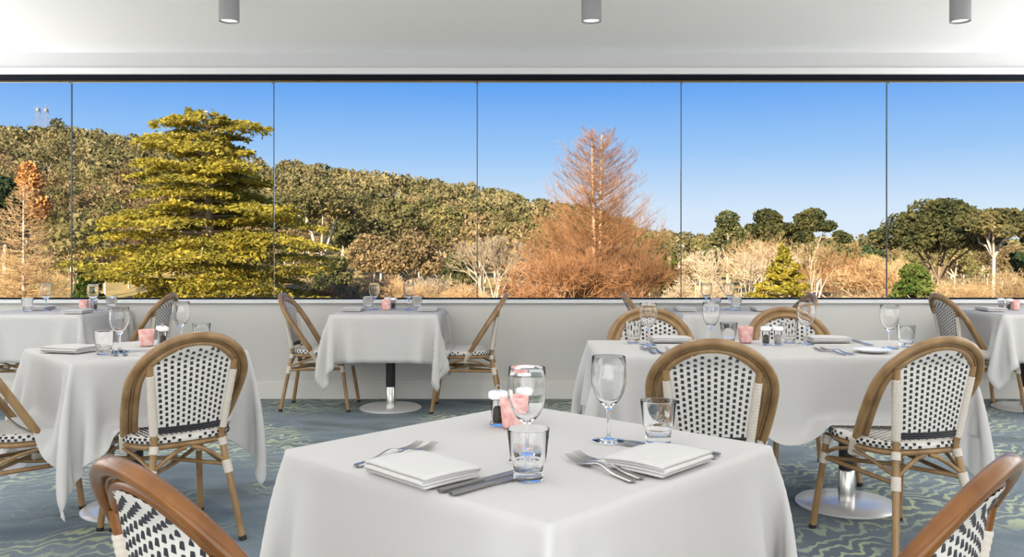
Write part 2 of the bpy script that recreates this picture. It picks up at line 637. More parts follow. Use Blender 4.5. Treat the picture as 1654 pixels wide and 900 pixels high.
def make_chair(label, rattan):
    t = empty('bistro_chair')
    tag(t, label, 'chair', 'rattan bistro chairs')
    # horseshoe back: heavy outer cane, thin filler cane, inner cane
    U = np.linspace(-1, 1, 61)
    MB().tube([plane(*arch_pt(0.237, 0.191, 0.33, 0.236, u)) for u in U], 0.0162, 14).build('back_arch', rattan, t)
    MB().tube([plane(*arch_pt(0.1955, 0.150, 0.335, 0.190, u)) for u in U], 0.0138, 12).build('inner_arch', rattan, t)
    fb = MB()
    fb.tube([plane(*arch_pt(0.2152, 0.1697, 0.333, 0.212, u)) for u in U], 0.0056, 8)
    fb.build('filler_cane', rattan, t)
    # legs
    for s in (1, -1):
        rl = MB().tube([pole(q, s) for q in (0, 0.5, 0.9, 1.0, 1.1, 1.5, 1.9, 1.97)], 0.0142, 12).build('leg', rattan, t)
        for q0, q1, rr_, nt_ in ((1.10, 1.84, 0.0178, 20), (0.90, 0.97, 0.0185, 4), (0.64, 0.76, 0.0195, 5)):
            b = MB()
            wrap_tube(b, pole(q0, s), pole(q1, s), rr_, nt_)
            b.build('cord_binding', M['wrap'], rl)
        a, z = pole(0, s), pole(0.04, s)
        MB().tube([a, z], 0.0158, 12).build('foot_cap', M['rubber'], rl)
        F0, F1 = np.array((0.220 * s, 0.250, 0.0)), np.array((0.186 * s, 0.186, 0.425))
        fl = MB().tube([F0 + (F1 - F0) * q for q in (0, 0.25, 0.5, 0.75, 1)], 0.0142, 12).build('leg', rattan, t)
        for q0, q1, rr_, nt_ in ((0.90, 0.99, 0.0185, 4), (0.70, 0.81, 0.0195, 5)):
            b = MB()
            wrap_tube(b, F0 + (F1 - F0) * q0, F0 + (F1 - F0) * q1, rr_, nt_)
            b.build('cord_binding', M['wrap'], fl)
        MB().tube([F0, F0 + (F1 - F0) * 0.04], 0.0158, 12).build('foot_cap', M['rubber'], fl)
        # side stretcher, X brace, curved braces
        ra, fa = pole(0.70, s), F0 + (F1 - F0) * 0.755
        MB().tube([ra, fa], 0.0095, 10).build('stretcher', rattan, t)
        oa = F0 * np.array((-1, 1, 1)) + (F1 * np.array((-1, 1, 1)) - F0 * np.array((-1, 1, 1))) * 0.755
        lift = np.array((0, 0, 0.010 * s))
        MB().tube([pole(0.72, s), (pole(0.72, s) + oa) / 2 + lift, oa], 0.009, 10).build('cross_brace', rattan, t)
        q0, q1 = pole(0.75, s), np.array((0.012 * s, -0.195, 0.408))
        MB().tube([q0, q0 * 0.6 + q1 * 0.4 + np.array((0, 0, 0.008)), q0 * 0.25 + q1 * 0.75 + np.array((0, 0, 0.010)), q1], 0.0088, 10).build('brace', rattan, t)
        for e0 in (pole(0.76, s), fa + np.array((0, 0, 0.02))):
            e1 = np.array((0.205 * s, 0.0, 0.405))
            MB().tube([e0, e0 * 0.5 + e1 * 0.5 + np.array((0, 0, 0.008)), e1], 0.0080, 8).build('brace', rattan, t)
        # binding where the arch meets the seat side
        p0, p1 = np.array(plane(*arch_pt(0.217, 0.172, 0.333, 0.214, -s * 0.985))), np.array(plane(*arch_pt(0.217, 0.172, 0.333, 0.214, -s * 0.90)))
        MB().tube([p0 - (p1 - p0) * 0.4, p0, p1], 0.03, 14, flat=(0.041, 0.024), up=(1, 0, 0)).build('arch_binding', M['wrap'], t)
    cb = MB()
    wrap_tube(cb, (-0.02, -0.005, 0.322), (0.02, 0.005, 0.322), 0.021, 5)
    cb.build('cross_binding', M['wrap'], t)
    # seat ring and woven seat
    MB().tube([(x, y, 0.421) for x, y in seat_outline(0.945)], 0.0125, 10, closed=True).build('seat_frame', rattan, t)
    prof = [(0.93, 0.434), (1.0, 0.436), (1.02, 0.446), (1.005, 0.456), (0.96, 0.462), (0.85, 0.463), (0.6, 0.460), (0.3, 0.457), (0.02, 0.456)]
    sv, sf, N = [], [], 48
    for k_, z in prof:
        sv += [(x, y, z) for x, y in seat_outline(k_)]
    for r_ in range(len(prof) - 1):
        for j in range(N):
            sf.append((r_ * N + j, r_ * N + (j + 1) % N, (r_ + 1) * N + (j + 1) % N, (r_ + 1) * N + j))
    sf.append(tuple(range((len(prof) - 1) * N, len(prof) * N)))
    sf.append(tuple(range(N - 1, -1, -1)))
    seat = MB().add(sv, sf).build('seat', M['weave'], t)
    db, sb = MB(), MB()
    pit = 0.0245
    for i in range(-10, 11):
        for j in range(-20, 21):
            if (i + j) % 2:
                continue
            x, y = i * 0.0195, j * 0.0135 + 0.008
            r_ = max(abs(x) / 0.203, abs(y - 0.008) / 0.203)
            if r_ > 0.93 or (abs(x) / 0.205) ** 4 + (abs(y - 0.008) / 0.205) ** 4 > 0.80:
                continue
            zz = 0.456 + 0.007 * min(1.0, max(0, r_) / 0.8)
            db.add([(x - 0.006, y - 0.007, zz - 0.002), (x + 0.006, y - 0.007, zz - 0.002), (x + 0.006, y + 0.007, zz - 0.002), (x - 0.006, y + 0.007, zz - 0.002),
                    (x - 0.004, y - 0.005, zz + 0.0021), (x + 0.004, y - 0.005, zz + 0.0021), (x + 0.004, y + 0.005, zz + 0.0021), (x - 0.004, y + 0.005, zz + 0.0021)],
                   [(4, 5, 6, 7), (0, 1, 5, 4), (1, 2, 6, 5), (2, 3, 7, 6), (3, 0, 4, 7)])
    for i in range(-10, 10):           # raised white strands between the black ones
        x = (i + 0.5) * 0.0195
        ym = 0.205 * (max(0.0, 0.80 - (abs(x) / 0.205) ** 4)) ** 0.25 * 0.98
        sb.tube([(x, 0.008 + ym * q, 0.4555 + 0.0065 * min(1, max(abs(x), ym * abs(q)) / 0.17)) for q in np.linspace(-1, 1, 9)], 0.004, 6, flat=(0.0042, 0.0058))
    for ring, ph in ((0.444, 0), (0.455, 0.5)):
        oc = seat_outline(1.022 if ring < 0.45 else 1.008, 84)
        for j in range(84):
            if (j + int(ph * 2)) % 2:
                continue
            x, y = oc[j]
            x2, y2 = oc[(j + 1) % 84]
            tx, ty = x2 - x, y2 - y
            ln_ = math.hypot(tx, ty)
            tx, ty = tx / ln_ * 0.0055, ty / ln_ * 0.0055
            nx, ny = ty / 0.0055 * 0.0025, -tx / 0.0055 * 0.0025
            db.add([(x - tx + nx, y - ty + ny, ring - 0.005), (x + tx + nx, y + ty + ny, ring - 0.005), (x + tx + nx, y + ty + ny, ring + 0.005), (x - tx + nx, y - ty + ny, ring + 0.005),
                    (x - tx - nx, y - ty - ny, ring - 0.005), (x + tx - nx, y + ty - ny, ring - 0.005), (x + tx - nx, y + ty - ny, ring + 0.005), (x - tx - nx, y - ty - ny, ring + 0.005)],
                   [(0, 1, 2, 3), (0, 4, 5, 1), (1, 5, 6, 2), (2, 6, 7, 3), (3, 7, 4, 0)])
    db.build('black_strand', M['black_weave'], seat, smooth=False, kind='stuff')
    sb.build('white_strand', M['weave'], seat, kind='stuff')

    # woven back panel
    def half_w(z):
        return min(pole_at_z(min(z, 0.772))[0], 0.176) - 0.010

    def ztop(s):
        x = abs(s) * 0.168
        sv_ = 0.335 + 0.182 * math.sqrt(max(0.0, 1 - (x / 0.190) ** 2))
        return 0.40 + 0.49 * sv_ / SL

    def surf(s, z):
        zz = min(z, 0.772)
        y = pole_at_z(zz)[1]
        if z > 0.772:
            y = -0.32 * (z - 0.40) / 0.49
        return np.array((s * half_w(z), y - 0.016 * (1 - s * s), z))
    ZB = 0.500
    ncol, nrow = 13, 22
    S = np.linspace(-1, 1, ncol * 2 + 1)
    pv, pf = [], []
    for side in (1, -1):
        for i, s in enumerate(S):
            zt = ztop(s)
            for j in range(nrow + 1):
                p = surf(s, ZB + (zt - ZB) * j / nrow)
                ridge = 0.0040 if i % 2 else 0.0010
                pv.append(p + np.array((0, side * ridge, 0)))
    n1 = nrow + 1
    half = len(S) * n1
    for side in (0, 1):
        for i in range(len(S) - 1):
            for j in range(nrow):
                a = side * half + i * n1 + j
                q = (a, a + 1, a + n1 + 1, a + n1)
                pf.append(q if side == 0 else q[::-1])
    panel = MB().add(pv, pf).build('back_panel', M['weave'], t)
    db = MB()
    for c_ in range(ncol + 1):
        s = -1 + 2 * c_ / ncol
        if c_ in (0, ncol):
            continue
        zt = ztop(s) - 0.008
        z = ZB + 0.012 + (0.01125 if c_ % 2 else 0)
        while z < zt:
            p = surf(s, z)
            w_ = 0.0052 * half_w(z) / 0.15
            for sg in (1, -1):
                q = [p + np.array((dx, sg * 0.001, dz)) for dx, dz in ((-w_ * 1.2, -0.007), (w_ * 1.2, -0.007), (w_ * 1.2, 0.007), (-w_ * 1.2, 0.007))]
                q2 = [p + np.array((dx, sg * 0.0040, dz)) for dx, dz in ((-w_, -0.006), (w_, -0.006), (w_, 0.006), (-w_, 0.006))]
                db.add(q + q2, [(4, 5, 6, 7), (0, 1, 5, 4), (1, 2, 6, 5), (2, 3, 7, 6), (3, 0, 4, 7)])
            z += 0.0225
    db.build('black_strand', M['black_weave'], panel, smooth=False, kind='stuff')
    bb = MB()
    for dz in (-0.010, -0.001, 0.008):
        bb.tube([surf(s, 0.492 + dz) for s in np.linspace(-1, 1, 13)], 0.0062, 8)
    bb.build('black_band', M['black_weave'], panel)
    return t


def face(phi):
    return math.radians(phi - 90)


chairs = {   # name: (x, y, facing angle, label)
    'c2': (-1.458, 3.715, 131, 'bistro chair seen from behind at the left diagonal table, pink holder beyond its back'),
    'c3': (0.80, 3.52, 80, 'bistro chair seen from behind, right behind the front table, at the long table'),
    'c4': (1.59, 3.61, 104, 'bistro chair at the right of the long table, turned left, woven seat showing'),
    'c6': (-2.06, 3.75, 42, 'bistro chair cut by the left edge of the photo, facing right to the diagonal table'),
    'c7': (-2.93, 6.69, 180, 'bistro chair facing left at the window table in the left corner'),
    'c8': (-3.86, 6.62, 0, 'bistro chair mostly outside the left edge, legs showing under the left window table'),
    'c9': (-1.48, 6.74, 0, 'bistro chair at the left of the small window table with bare steel pedestal, facing right'),
    'c10': (-0.35, 6.66, 180, 'bistro chair at the right of the small window table with bare steel pedestal, facing left'),
    'c11': (0.785, 4.70, -90, 'bistro chair facing the camera on the far side of the long table, left of two'),
    'c12': (1.575, 4.72, -90, 'bistro chair facing the camera on the far side of the long table, behind the shakers'),
    'c13': (1.17, 6.69, 0, 'bistro chair tip facing right at the left of the window table behind the long table'),
    'c14': (1.985, 6.62, 180, 'bistro chair tip facing left at the right of the window table behind the long table'),
    'c15': (3.57, 6.66, 0, 'bistro chair facing right at the window table by the right edge'),
}
chair0 = None
for k, (x, y, ph, lab) in chairs.items():
    if chair0 is None:
        chair0 = make_chair(lab, M['rattan'])
        chair0.location, chair0.rotation_euler = (x, y, 0), (0, 0, face(ph))
    else:
        dup(chair0, (x, y, 0), face(ph), lab)
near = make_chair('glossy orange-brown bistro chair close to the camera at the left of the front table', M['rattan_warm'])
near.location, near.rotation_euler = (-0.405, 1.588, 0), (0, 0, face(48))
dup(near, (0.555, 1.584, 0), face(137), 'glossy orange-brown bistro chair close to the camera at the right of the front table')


# ------------------------------------------------------------------ tables and cloths
TOP = 0.75


def make_table(label, w, d, loc, rz):
    t = empty('dining_table', loc, rz)
    tag(t, label, 'table', 'pedestal dining tables')
    MB().box(-w / 2 + 0.004, w / 2 - 0.004, -d / 2 + 0.004, d / 2 - 0.004, 0.702, 0.745).build('tabletop', M['table_wood'], t, smooth=False)
    MB().lathe([(0.0, 0.16), (0.036, 0.16), (0.036, 0.69), (0.14, 0.704), (0, 0.704)], 24).build('post', M['black_metal'], t)
    MB().lathe([(0.0, 0.02), (0.039, 0.02), (0.039, 0.165), (0.0365, 0.17), (0, 0.17)], 24).build('post_sleeve', M['steel'], t)
    MB().lathe([(0, 0), (0.232, 0), (0.236, 0.004), (0.236, 0.010), (0.228, 0.016), (0.10, 0.021), (0.05, 0.024), (0, 0.024)], 48).build('base_disc', M['disc'], t)
    return t


def drape(ku, kv, eu, ev, hu, hv, seats=(), seed=0, frames=90, wall=None):
    """lays a flat cloth on a table top and lets it hang (position-based dynamics); local coordinates, table centre at 0."""
    rng = np.random.default_rng(seed)
    du, dv = hu / ku, hv / kv          # the table's edge falls on a thread of the grid
    nu, nv = 2 * (ku + eu) + 1, 2 * (kv + ev) + 1
    u = np.arange(-(ku + eu), ku + eu + 1) * du
    v = np.arange(-(kv + ev), kv + ev + 1) * dv
    Pn = np.zeros((nu, nv, 3))
    Pn[..., 0], Pn[..., 1] = u[:, None], v[None, :]
    Pn[..., 2] = TOP
    over = np.maximum(np.abs(Pn[..., 0]) - hu, 0) + np.maximum(np.abs(Pn[..., 1]) - hv, 0)
    pin = (np.abs(Pn[..., 0]) < hu + 1e-4) & (np.abs(Pn[..., 1]) < hv + 1e-4)
    W = np.where(pin, 0.0, 1.0)
    Pn[..., :2] += rng.normal(0, 0.0010, Pn[..., :2].shape) * W[..., None]
    # a slow swell so that the corners choose one side to fold to
    Pn[..., 2] -= 0.2 * over ** 1.2
    prev = Pn.copy()
    X = Pn
    cons = []
    for axis, step, L in ((0, 1, du), (1, 1, dv)):
        n_ = X.shape[axis]
        for par in (0, 1):
            sl1 = [slice(None), slice(None)]
            sl2 = [slice(None), slice(None)]
            sl1[axis] = slice(par, n_ - 1, 2)
            sl2[axis] = slice(par + 1, n_, 2)
            cons.append((tuple(sl1), tuple(sl2), L, 1.0))
    dg = math.hypot(du, dv)
    for par in (0, 1):
        a = slice(par, nu - 1, 2)
        b = slice(par + 1, nu, 2)
        cons.append(((a, slice(0, nv - 1)), (b, slice(1, nv)), dg, 0.35))
        cons.append(((a, slice(1, nv)), (b, slice(0, nv - 1)), dg, 0.35))
    for axis, L in ((0, du), (1, dv)):
        n_ = X.shape[axis]
        for off in range(4):
            sl1 = [slice(None), slice(None)]
            sl2 = [slice(None), slice(None)]
            i1 = [i for i in range(off, n_ - 2, 4)]
            if not i1:
                continue
            sl1[axis] = slice(off, n_ - 2, 4)
            sl2[axis] = slice(off + 2, off + 2 + 4 * (len(i1) - 1) + 1, 4)
            cons.append((tuple(sl1), tuple(sl2), 2 * L, 0.16))
    # lengths are kept separately for pairs that must not stretch
    dt = 1 / 50
    m = 0.003
    for fr in range(frames):
        vel = (X - prev) * (0.985 if fr < frames * 0.6 else 0.93)
        prev = X.copy()
        X = X + vel * W[..., None]
        X[..., 2] -= 9.8 * dt * dt * W
        for it in range(12):
            for s1, s2, L, k in cons:
                dvec = X[s2] - X[s1]
                ln_ = np.sqrt((dvec ** 2).sum(-1)) + 1e-9
                w1, w2 = W[s1], W[s2]
                ws = np.maximum(w1 + w2, 1e-9)
                c_ = (k * (ln_ - L) / ln_ / ws)[..., None] * dvec
                X[s1] += c_ * w1[..., None]
                X[s2] -= c_ * w2[..., None]
            # table slab
            px, py, pz = X[..., 0], X[..., 1], X[..., 2]
            ins = (np.abs(px) < hu + m) & (np.abs(py) < hv + m) & (pz < TOP) & (W > 0)
            if ins.any():
                ex, ey = hu + m - np.abs(px), hv + m - np.abs(py)
                ez = TOP - pz
                topf = ins & (ez < 0.012) & (ez < np.minimum(ex, ey) + 0.004)
                X[..., 2] = np.where(topf, TOP, X[..., 2])
                sf_ = ins & ~topf
                fx = sf_ & (ex <= ey)
                fy = sf_ & (ex > ey)
                X[..., 0] = np.where(fx, np.sign(px) * (hu + m), X[..., 0])
                X[..., 1] = np.where(fy, np.sign(py) * (hv + m), X[..., 1])
            if wall is not None:
                X[..., 1] = np.minimum(X[..., 1], wall)
        for (sx_, sy_, fa) in seats:      # chair seats stop the hem
            dx, dy = X[..., 0] - sx_, X[..., 1] - sy_
            f_ = dx * math.cos(fa) + dy * math.sin(fa)
            r_ = dx * math.sin(fa) - dy * math.cos(fa)
            ins = (np.abs(r_) < 0.228) & (f_ > -0.19) & (f_ < 0.232) & (X[..., 2] < 0.478) & (X[..., 2] > 0.36)
            X[..., 2] = np.where(ins, 0.478, X[..., 2])
            X[..., 0] = np.where(ins, prev[..., 0] * 0.5 + X[..., 0] * 0.5, X[..., 0])
            X[..., 1] = np.where(ins, prev[..., 1] * 0.5 + X[..., 1] * 0.5, X[..., 1])
    # the pressed fold of the laundry, a low ridge down the middle of each side
    cu, cv = ku + eu, kv + ev
    nrm = np.zeros_like(X)
    tu, tv = np.gradient(X, axis=0), np.gradient(X, axis=1)
    nrm = np.cross(tu, tv)
    nrm /= np.linalg.norm(nrm, axis=-1)[..., None] + 1e-9
    for sl in ((cu, slice(None)), (slice(None), cv)):
        X[sl] += nrm[sl] * 0.0028 * W[sl][..., None]
    return X, pin


def cloth_mesh(Xp):
    X, pin = Xp
    nu, nv = X.shape[:2]
    idx = np.arange(nu * nv).reshape(nu, nv)
    f = np.stack([idx[:-1, :-1], idx[1:, :-1], idx[1:, 1:], idx[:-1, 1:]], -1).reshape(-1, 4)
    me = fast_mesh('tablecloth', X.reshape(-1, 3), f, [M['cloth']])
    # a crisp line where the cloth turns over the table's edge
    p = np.pad(pin, 1)
    inner = p[:-2, 1:-1] & p[2:, 1:-1] & p[1:-1, :-2] & p[1:-1, 2:]
    rim = (pin & ~inner).ravel()
    ev = np.zeros(len(me.edges) * 2, np.int32)
    me.edges.foreach_get('vertices', ev)
    ev = ev.reshape(-1, 2)
    at = me.attributes.new('crease_edge', 'FLOAT', 'EDGE')
    at.data.foreach_set('value', np.where(rim[ev[:, 0]] & rim[ev[:, 1]], 0.75, 0.0).astype(np.float32))
    return me


def add_cloth(me, loc, rz, label, sub=0):
    o = link_mesh(me, 'tablecloth', loc=loc, smooth=False)
    me.polygons.foreach_set('use_smooth', np.ones(len(me.polygons), bool))
    o.rotation_euler = (0, 0, rz)
    tag(o, label, 'tablecloth', 'white tablecloths')
    so = o.modifiers.new('thick', 'SOLIDIFY')
    so.thickness = 0.0015
    so.offset = -1
    if sub:
        s = o.modifiers.new('soft', 'SUBSURF')
        s.levels = s.render_levels = sub
    return o


def seats_for(cx, cy, rz, *keys):
    out = []
    for k in keys:
        x, y, ph = (k if not isinstance(k, str) else chairs[k][:3])
        dx, dy = x - cx, y - cy
        c_, s_ = math.cos(-rz), math.sin(-rz)
        out.append((dx * c_ - dy * s_, dx * s_ + dy * c_, math.radians(ph) - rz))
    return out


# front table
T1 = (0.0445, 2.045, math.radians(47))
make_table('front dining table under the nearest white cloth, base hidden', 0.82, 0.82, (T1[0], T1[1], 0), T1[2])
X = drape(18, 18, 15, 15, 0.41, 0.41, seats_for(*T1, (-0.405, 1.588, 48), (0.555, 1.584, 137)), seed=3)
add_cloth(cloth_mesh(X), (T1[0], T1[1], 0), T1[2], 'crisp white tablecloth on the front table with its corner towards the camera', 1)
# diagonal table on the left
T2 = (-1.775, 4.083, math.radians(42))
make_table('diagonal dining table on the left, round base disc below its cloth', 0.77, 0.77, (T2[0], T2[1], 0), T2[2])
X = drape(16, 16, 15, 15, 0.385, 0.385, seats_for(*T2, 'c2', 'c6'), seed=8)
add_cloth(cloth_mesh(X), (T2[0], T2[1], 0), T2[2], 'white tablecloth with long pointed corner on the left diagonal table', 1)
# long table: two tables under one cloth
make_table('left one of the two tables under the long cloth, hidden by its folds', 0.80, 0.70, (0.795, 4.145, 0), 0)
make_table('right one of the two tables under the long cloth, mirror-bright base disc showing', 0.80, 0.70, (1.60, 4.145, 0), 0)
T3 = (1.195, 4.145, 0.0)
X = drape(29, 14, 11, 15, 0.805, 0.355, seats_for(*T3, 'c3', 'c4', 'c11', 'c12'), seed=5)
add_cloth(cloth_mesh(X), (T3[0], T3[1], 0), 0, 'wide white tablecloth covering the long table on the right', 1)
# window tables
for lab_t, lab_c, cx, ks, sd in (
        ('window table in the left corner under a white cloth', 'white tablecloth on the window table at the left edge', -3.515, ('c7', 'c8'), 21),
        ('small window table with black and steel pedestal on a round disc', 'white tablecloth on the small window table with the bare pedestal', -0.935, ('c9', 'c10'), 22),
        ('window table behind the long table, hidden below its top', 'white tablecloth on the window table behind the long table', 1.635, ('c13', 'c14'), 23),
        ('window table by the right edge with its base disc on the carpet', 'white tablecloth on the window table at the right edge', 3.955, ('c15',), 24)):
    make_table(lab_t, 0.78, 0.78, (cx, 6.675, 0), 0)
    X = drape(14, 14, 12, 12, 0.39, 0.39, seats_for(cx, 6.675, 0, *ks), seed=sd, frames=80, wall=WY - 6.675 - 0.035)
    add_cloth(cloth_mesh(X), (cx, 6.675, 0), 0, lab_c)


# ------------------------------------------------------------------ tableware
TZ = TOP + 0.002


def make_wine():
    t = MB()
    t.lathe([(0, 0.0), (0.036, 0.0), (0.0395, 0.0012), (0.0395, 0.0024), (0.02, 0.005), (0.008, 0.009), (0.0046, 0.016), (0.0040, 0.035), (0.0040, 0.066),
             (0.0058, 0.078), (0.012, 0.0855), (0.025, 0.098), (0.036, 0.118), (0.0420, 0.140), (0.0430, 0.160), (0.0418, 0.185), (0.0405, 0.2055), (0.0399, 0.2066),
             (0.0392, 0.2055), (0.0405, 0.185), (0.0416, 0.160), (0.0406, 0.140), (0.0346, 0.119), (0.0236, 0.1005), (0.010, 0.0895), (0, 0.0875)], 40)
    return t.build('wine_glass', M['glass'])


def make_tumbler():
    t = MB()
    t.lathe([(0, 0.0), (0.0285, 0.0), (0.0300, 0.0015), (0.0310, 0.032), (0.0330, 0.0345), (0.0350, 0.037), (0.0365, 0.042), (0.0432, 0.101), (0.0428, 0.1030), (0.0420, 0.101),
             (0.0350, 0.043), (0.0330, 0.038), (0.0300, 0.033), (0.0285, 0.022), (0.0250, 0.0185), (0, 0.0175)], 40)
    return t.build('tumbler', M['glass'])


def make_fork():
    mb = MB()
    L = 0.235
    st = np.linspace(0, 0.155, 18)
    def zc(q):
        return 0.004 + 0.010 * math.exp(-((q - 0.115) / 0.035) ** 2) + 0.0075 * max(0, (q - 0.19) / 0.045) ** 2
    def wd(q):
        if q < 0.10:
            return 0.0105 - 0.0065 * (q / 0.10) ** 0.8 if q > 0.006 else 0.008
        if q < 0.135:
            return 0.0040
        return 0.0040 + 0.0100 * min(1, (q - 0.135) / 0.03) ** 0.8
    sec = [(q, wd(q)) for q in np.linspace(0, 0.180, 30)]
    vs, fs = [], []
    for q, w in sec:
        h = 0.0016 if q < 0.1 else 0.0011
        vs += [(-w, q, zc(q) - h), (w, q, zc(q) - h), (w * 0.8, q, zc(q) + h), (-w * 0.8, q, zc(q) + h)]
    for i in range(len(sec) - 1):
        for j in range(4):
            fs.append((i * 4 + j, i * 4 + (j + 1) % 4, i * 4 + 4 + (j + 1) % 4, i * 4 + 4 + j))
    fs += [(3, 2, 1, 0), tuple(len(vs) - 4 + j for j in range(4))]
    mb.add(vs, fs)
    o = mb.build('fork', M['cutlery'])
    for k in range(4):
        x = (k - 1.5) * 0.0074
        tb = MB()
        tb.tube([(x * (1 - 0.05 * i), 0.176 + (L - 0.176) * i / 5, zc(0.176 + (L - 0.176) * i / 5)) for i in range(6)], [0.0018, 0.0018, 0.0017, 0.0016, 0.0014, 0.0009], 6)
        tb.build('tine', M['cutlery'], o)
    return o


def make_knife():
    mb = MB()
    sec = []
    for q in np.linspace(0, 0.115, 12):
        w = 0.0088 - 0.0026 * q / 0.115 if q > 0.004 else 0.006
        sec.append((q, -w, w, 0.0034))
    vs, fs = [], []
    for q, a, b, h in sec:
        vs += [(a, q, 0.0045 - h * 0.6), (0, q, 0.0045 - h), (b, q, 0.0045 - h * 0.6), (b, q, 0.0045 + h * 0.6), (0, q, 0.0045 + h), (a, q, 0.0045 + h * 0.6)]
    for i in range(len(sec) - 1):
        for j in range(6):
            fs.append((i * 6 + j, i * 6 + (j + 1) % 6, i * 6 + 6 + (j + 1) % 6, i * 6 + 6 + j))
    fs += [(5, 4, 3, 2, 1, 0), tuple(len(vs) - 6 + j for j in range(6))]
    mb.add(vs, fs)
    o = mb.build('knife', M['cutlery'])
    bl, vs, fs = MB(), [], []
    Q = np.linspace(0.113, 0.245, 14)
    for q in Q:
        e = (q - 0.113) / 0.132
        b = 0.0065 + 0.0055 * math.sin(min(1, e * 2.2) * PI / 2)
        if e > 0.85:
            b -= 0.012 * ((e - 0.85) / 0.15) ** 2
        vs += [(-0.0062, q, 0.0030), (b, q, 0.0042), (-0.0062, q, 0.0056)]
    for i in range(len(Q) - 1):
        for j in range(3):
            fs.append((i * 3 + j, i * 3 + (j + 1) % 3, i * 3 + 3 + (j + 1) % 3, i * 3 + 3 + j))
    fs += [(2, 1, 0), tuple(len(vs) - 3 + j for j in range(3))]
    bl.add(vs, fs).build('blade', M['cutlery'], o)
    return o


def make_napkin(seed=0, thick=0.0062, layers=4):
    """one square of cloth folded back and forth: a ribbon section swept along the napkin's width."""
    rg = random.Random(seed)
    hw = 0.072
    path = []
    for l in range(layers):
        z = 0.006 + l * thick
        a, b = (-hw, hw) if l % 2 == 0 else (hw, -hw)
        k = 1.0 - 0.02 * rg.random() - (0.03 if l in (0,) else 0)
        for q in np.linspace(0, 1, 9):
            path.append((a * k + (b - a) * k * q, z))
        if l < layers - 1:
            for th in (0.25, 0.5, 0.75):
                sgn = 1 if b > 0 else -1
                path.append((b * k + sgn * math.sin(th * PI) * thick * 0.5, z + thick * th))
    NS = 15
    vs, fs = [], []
    half = thick * 0.40
    for j in range(NS):
        y = -0.1 + 0.2 * j / (NS - 1)
        e = abs(y) / 0.1
        for (x, z) in path:
            dome = 0.004 * (1 - (x / hw) ** 2) * (z / 0.03) + 0.0015 * math.sin(17 * x + 23 * y) * (z / 0.03)
            zz = z + dome - 0.0030 * e ** 4 * (z / 0.03)
            yy = y + (0.003 if z > 0.02 else -0.002) * e * (1 if y > 0 else -1) - 0.004 * (z / 0.03) * (y / 0.1)
            vs.append((x, yy, zz))
    n_ = len(path)
    for j in range(NS - 1):
        for i in range(n_ - 1):
            fs.append((j * n_ + i, j * n_ + i + 1, (j + 1) * n_ + i + 1, (j + 1) * n_ + i))
    o = MB().add(vs, fs).build('napkin', M['napkin'])
    so = o.modifiers.new('thick', 'SOLIDIFY')
    so.thickness = half * 2
    so.offset = 0
    return o


def make_shaker(fill):
    t = empty('shaker')
    MB().lathe([(0, 0), (0.0205, 0), (0.0225, 0.002), (0.0225, 0.006), (0.0185, 0.010), (0.0185, 0.066), (0.0170, 0.068), (0.0155, 0.066), (0.0155, 0.006), (0, 0.006)], 28).build('body', M['acrylic'], t)
    MB().lathe([(0, 0.0075), (0.0145, 0.0075), (0.0148, 0.012), (0.0145, 0.042), (0.010, 0.047), (0, 0.046)], 20).build('contents', fill, t)
    MB().lathe([(0, 0.068), (0.019, 0.068), (0.0255, 0.073), (0.0265, 0.080), (0.0255, 0.088), (0.020, 0.091), (0.006, 0.090), (0, 0.091)], 28).build('cap', M['china'], t)
    lp = [(0.007 * math.cos(a), 0, 0.099 + 0.007 * math.sin(a)) for a in np.linspace(0, 2 * PI, 17)[:-1]]
    MB().tube(lp, 0.0012, 6, closed=True, up=(0, 1, 0)).build('wire_loop', M['cutlery'], t)
    MB().tube([(0, 0, 0.050), (0, 0, 0.093)], 0.0015, 8).build('spindle', M['cutlery'], t)
    return t


def make_pink():
    t = empty('candle_holder')
    MB().lathe([(0, 0), (0.026, 0), (0.031, 0.004), (0.034, 0.03), (0.037, 0.062), (0.038, 0.078), (0.0365, 0.080), (0.034, 0.077), (0.031, 0.03), (0.026, 0.012), (0, 0.010)], 20).build('bowl', M['pink'], t)
    MB().lathe([(0, 0.012), (0.021, 0.012), (0.021, 0.040), (0.018, 0.043), (0, 0.042)], 20).build('candle', M['china'], t)
    return t


def make_plate():
    return MB().lathe([(0, 0), (0.045, 0), (0.05, 0.002), (0.078, 0.012), (0.082, 0.015), (0.078, 0.0155), (0.05, 0.006), (0, 0.0045)], 40).build('side_plate', M['china'])


protos = {}
makers = {'wine': make_wine, 'tumbler': make_tumbler, 'fork': make_fork, 'knife': make_knife, 'napkin': make_napkin,
          'pepper': lambda: make_shaker(M['pepper']), 'salt': lambda: make_shaker(M['salt']), 'pink': make_pink, 'plate': make_plate}
cats = {'wine': ('wine glass', 'wine glasses on the tables'), 'tumbler': ('tumbler', 'tumblers on the tables'), 'fork': ('fork', 'forks laid on the tables'),
        'knife': ('knife', 'knives laid on the tables'), 'napkin': ('napkin', 'folded napkins'), 'pepper': ('pepper shaker', 'shakers on the tables'),
        'salt': ('salt shaker', 'shakers on the tables'), 'pink': ('candle holder', 'pink holders on the tables'), 'plate': ('plate', None)}


def put(kind, x, y, label, rz=0.0, dz=0.0):
    cat, grp = cats[kind]
    if kind not in protos:
        o = makers[kind]()
        tag(o, label, cat, grp)
        o.location, o.rotation_euler = (x, y, TZ + dz), (0, 0, rz)
        protos[kind] = o
        return o
    return dup(protos[kind], (x, y, TZ + dz), rz, label)


def aim(x0, y0, x1, y1):      # turns local +Y along the line
    return math.atan2(y1 - y0, x1 - x0) - PI / 2


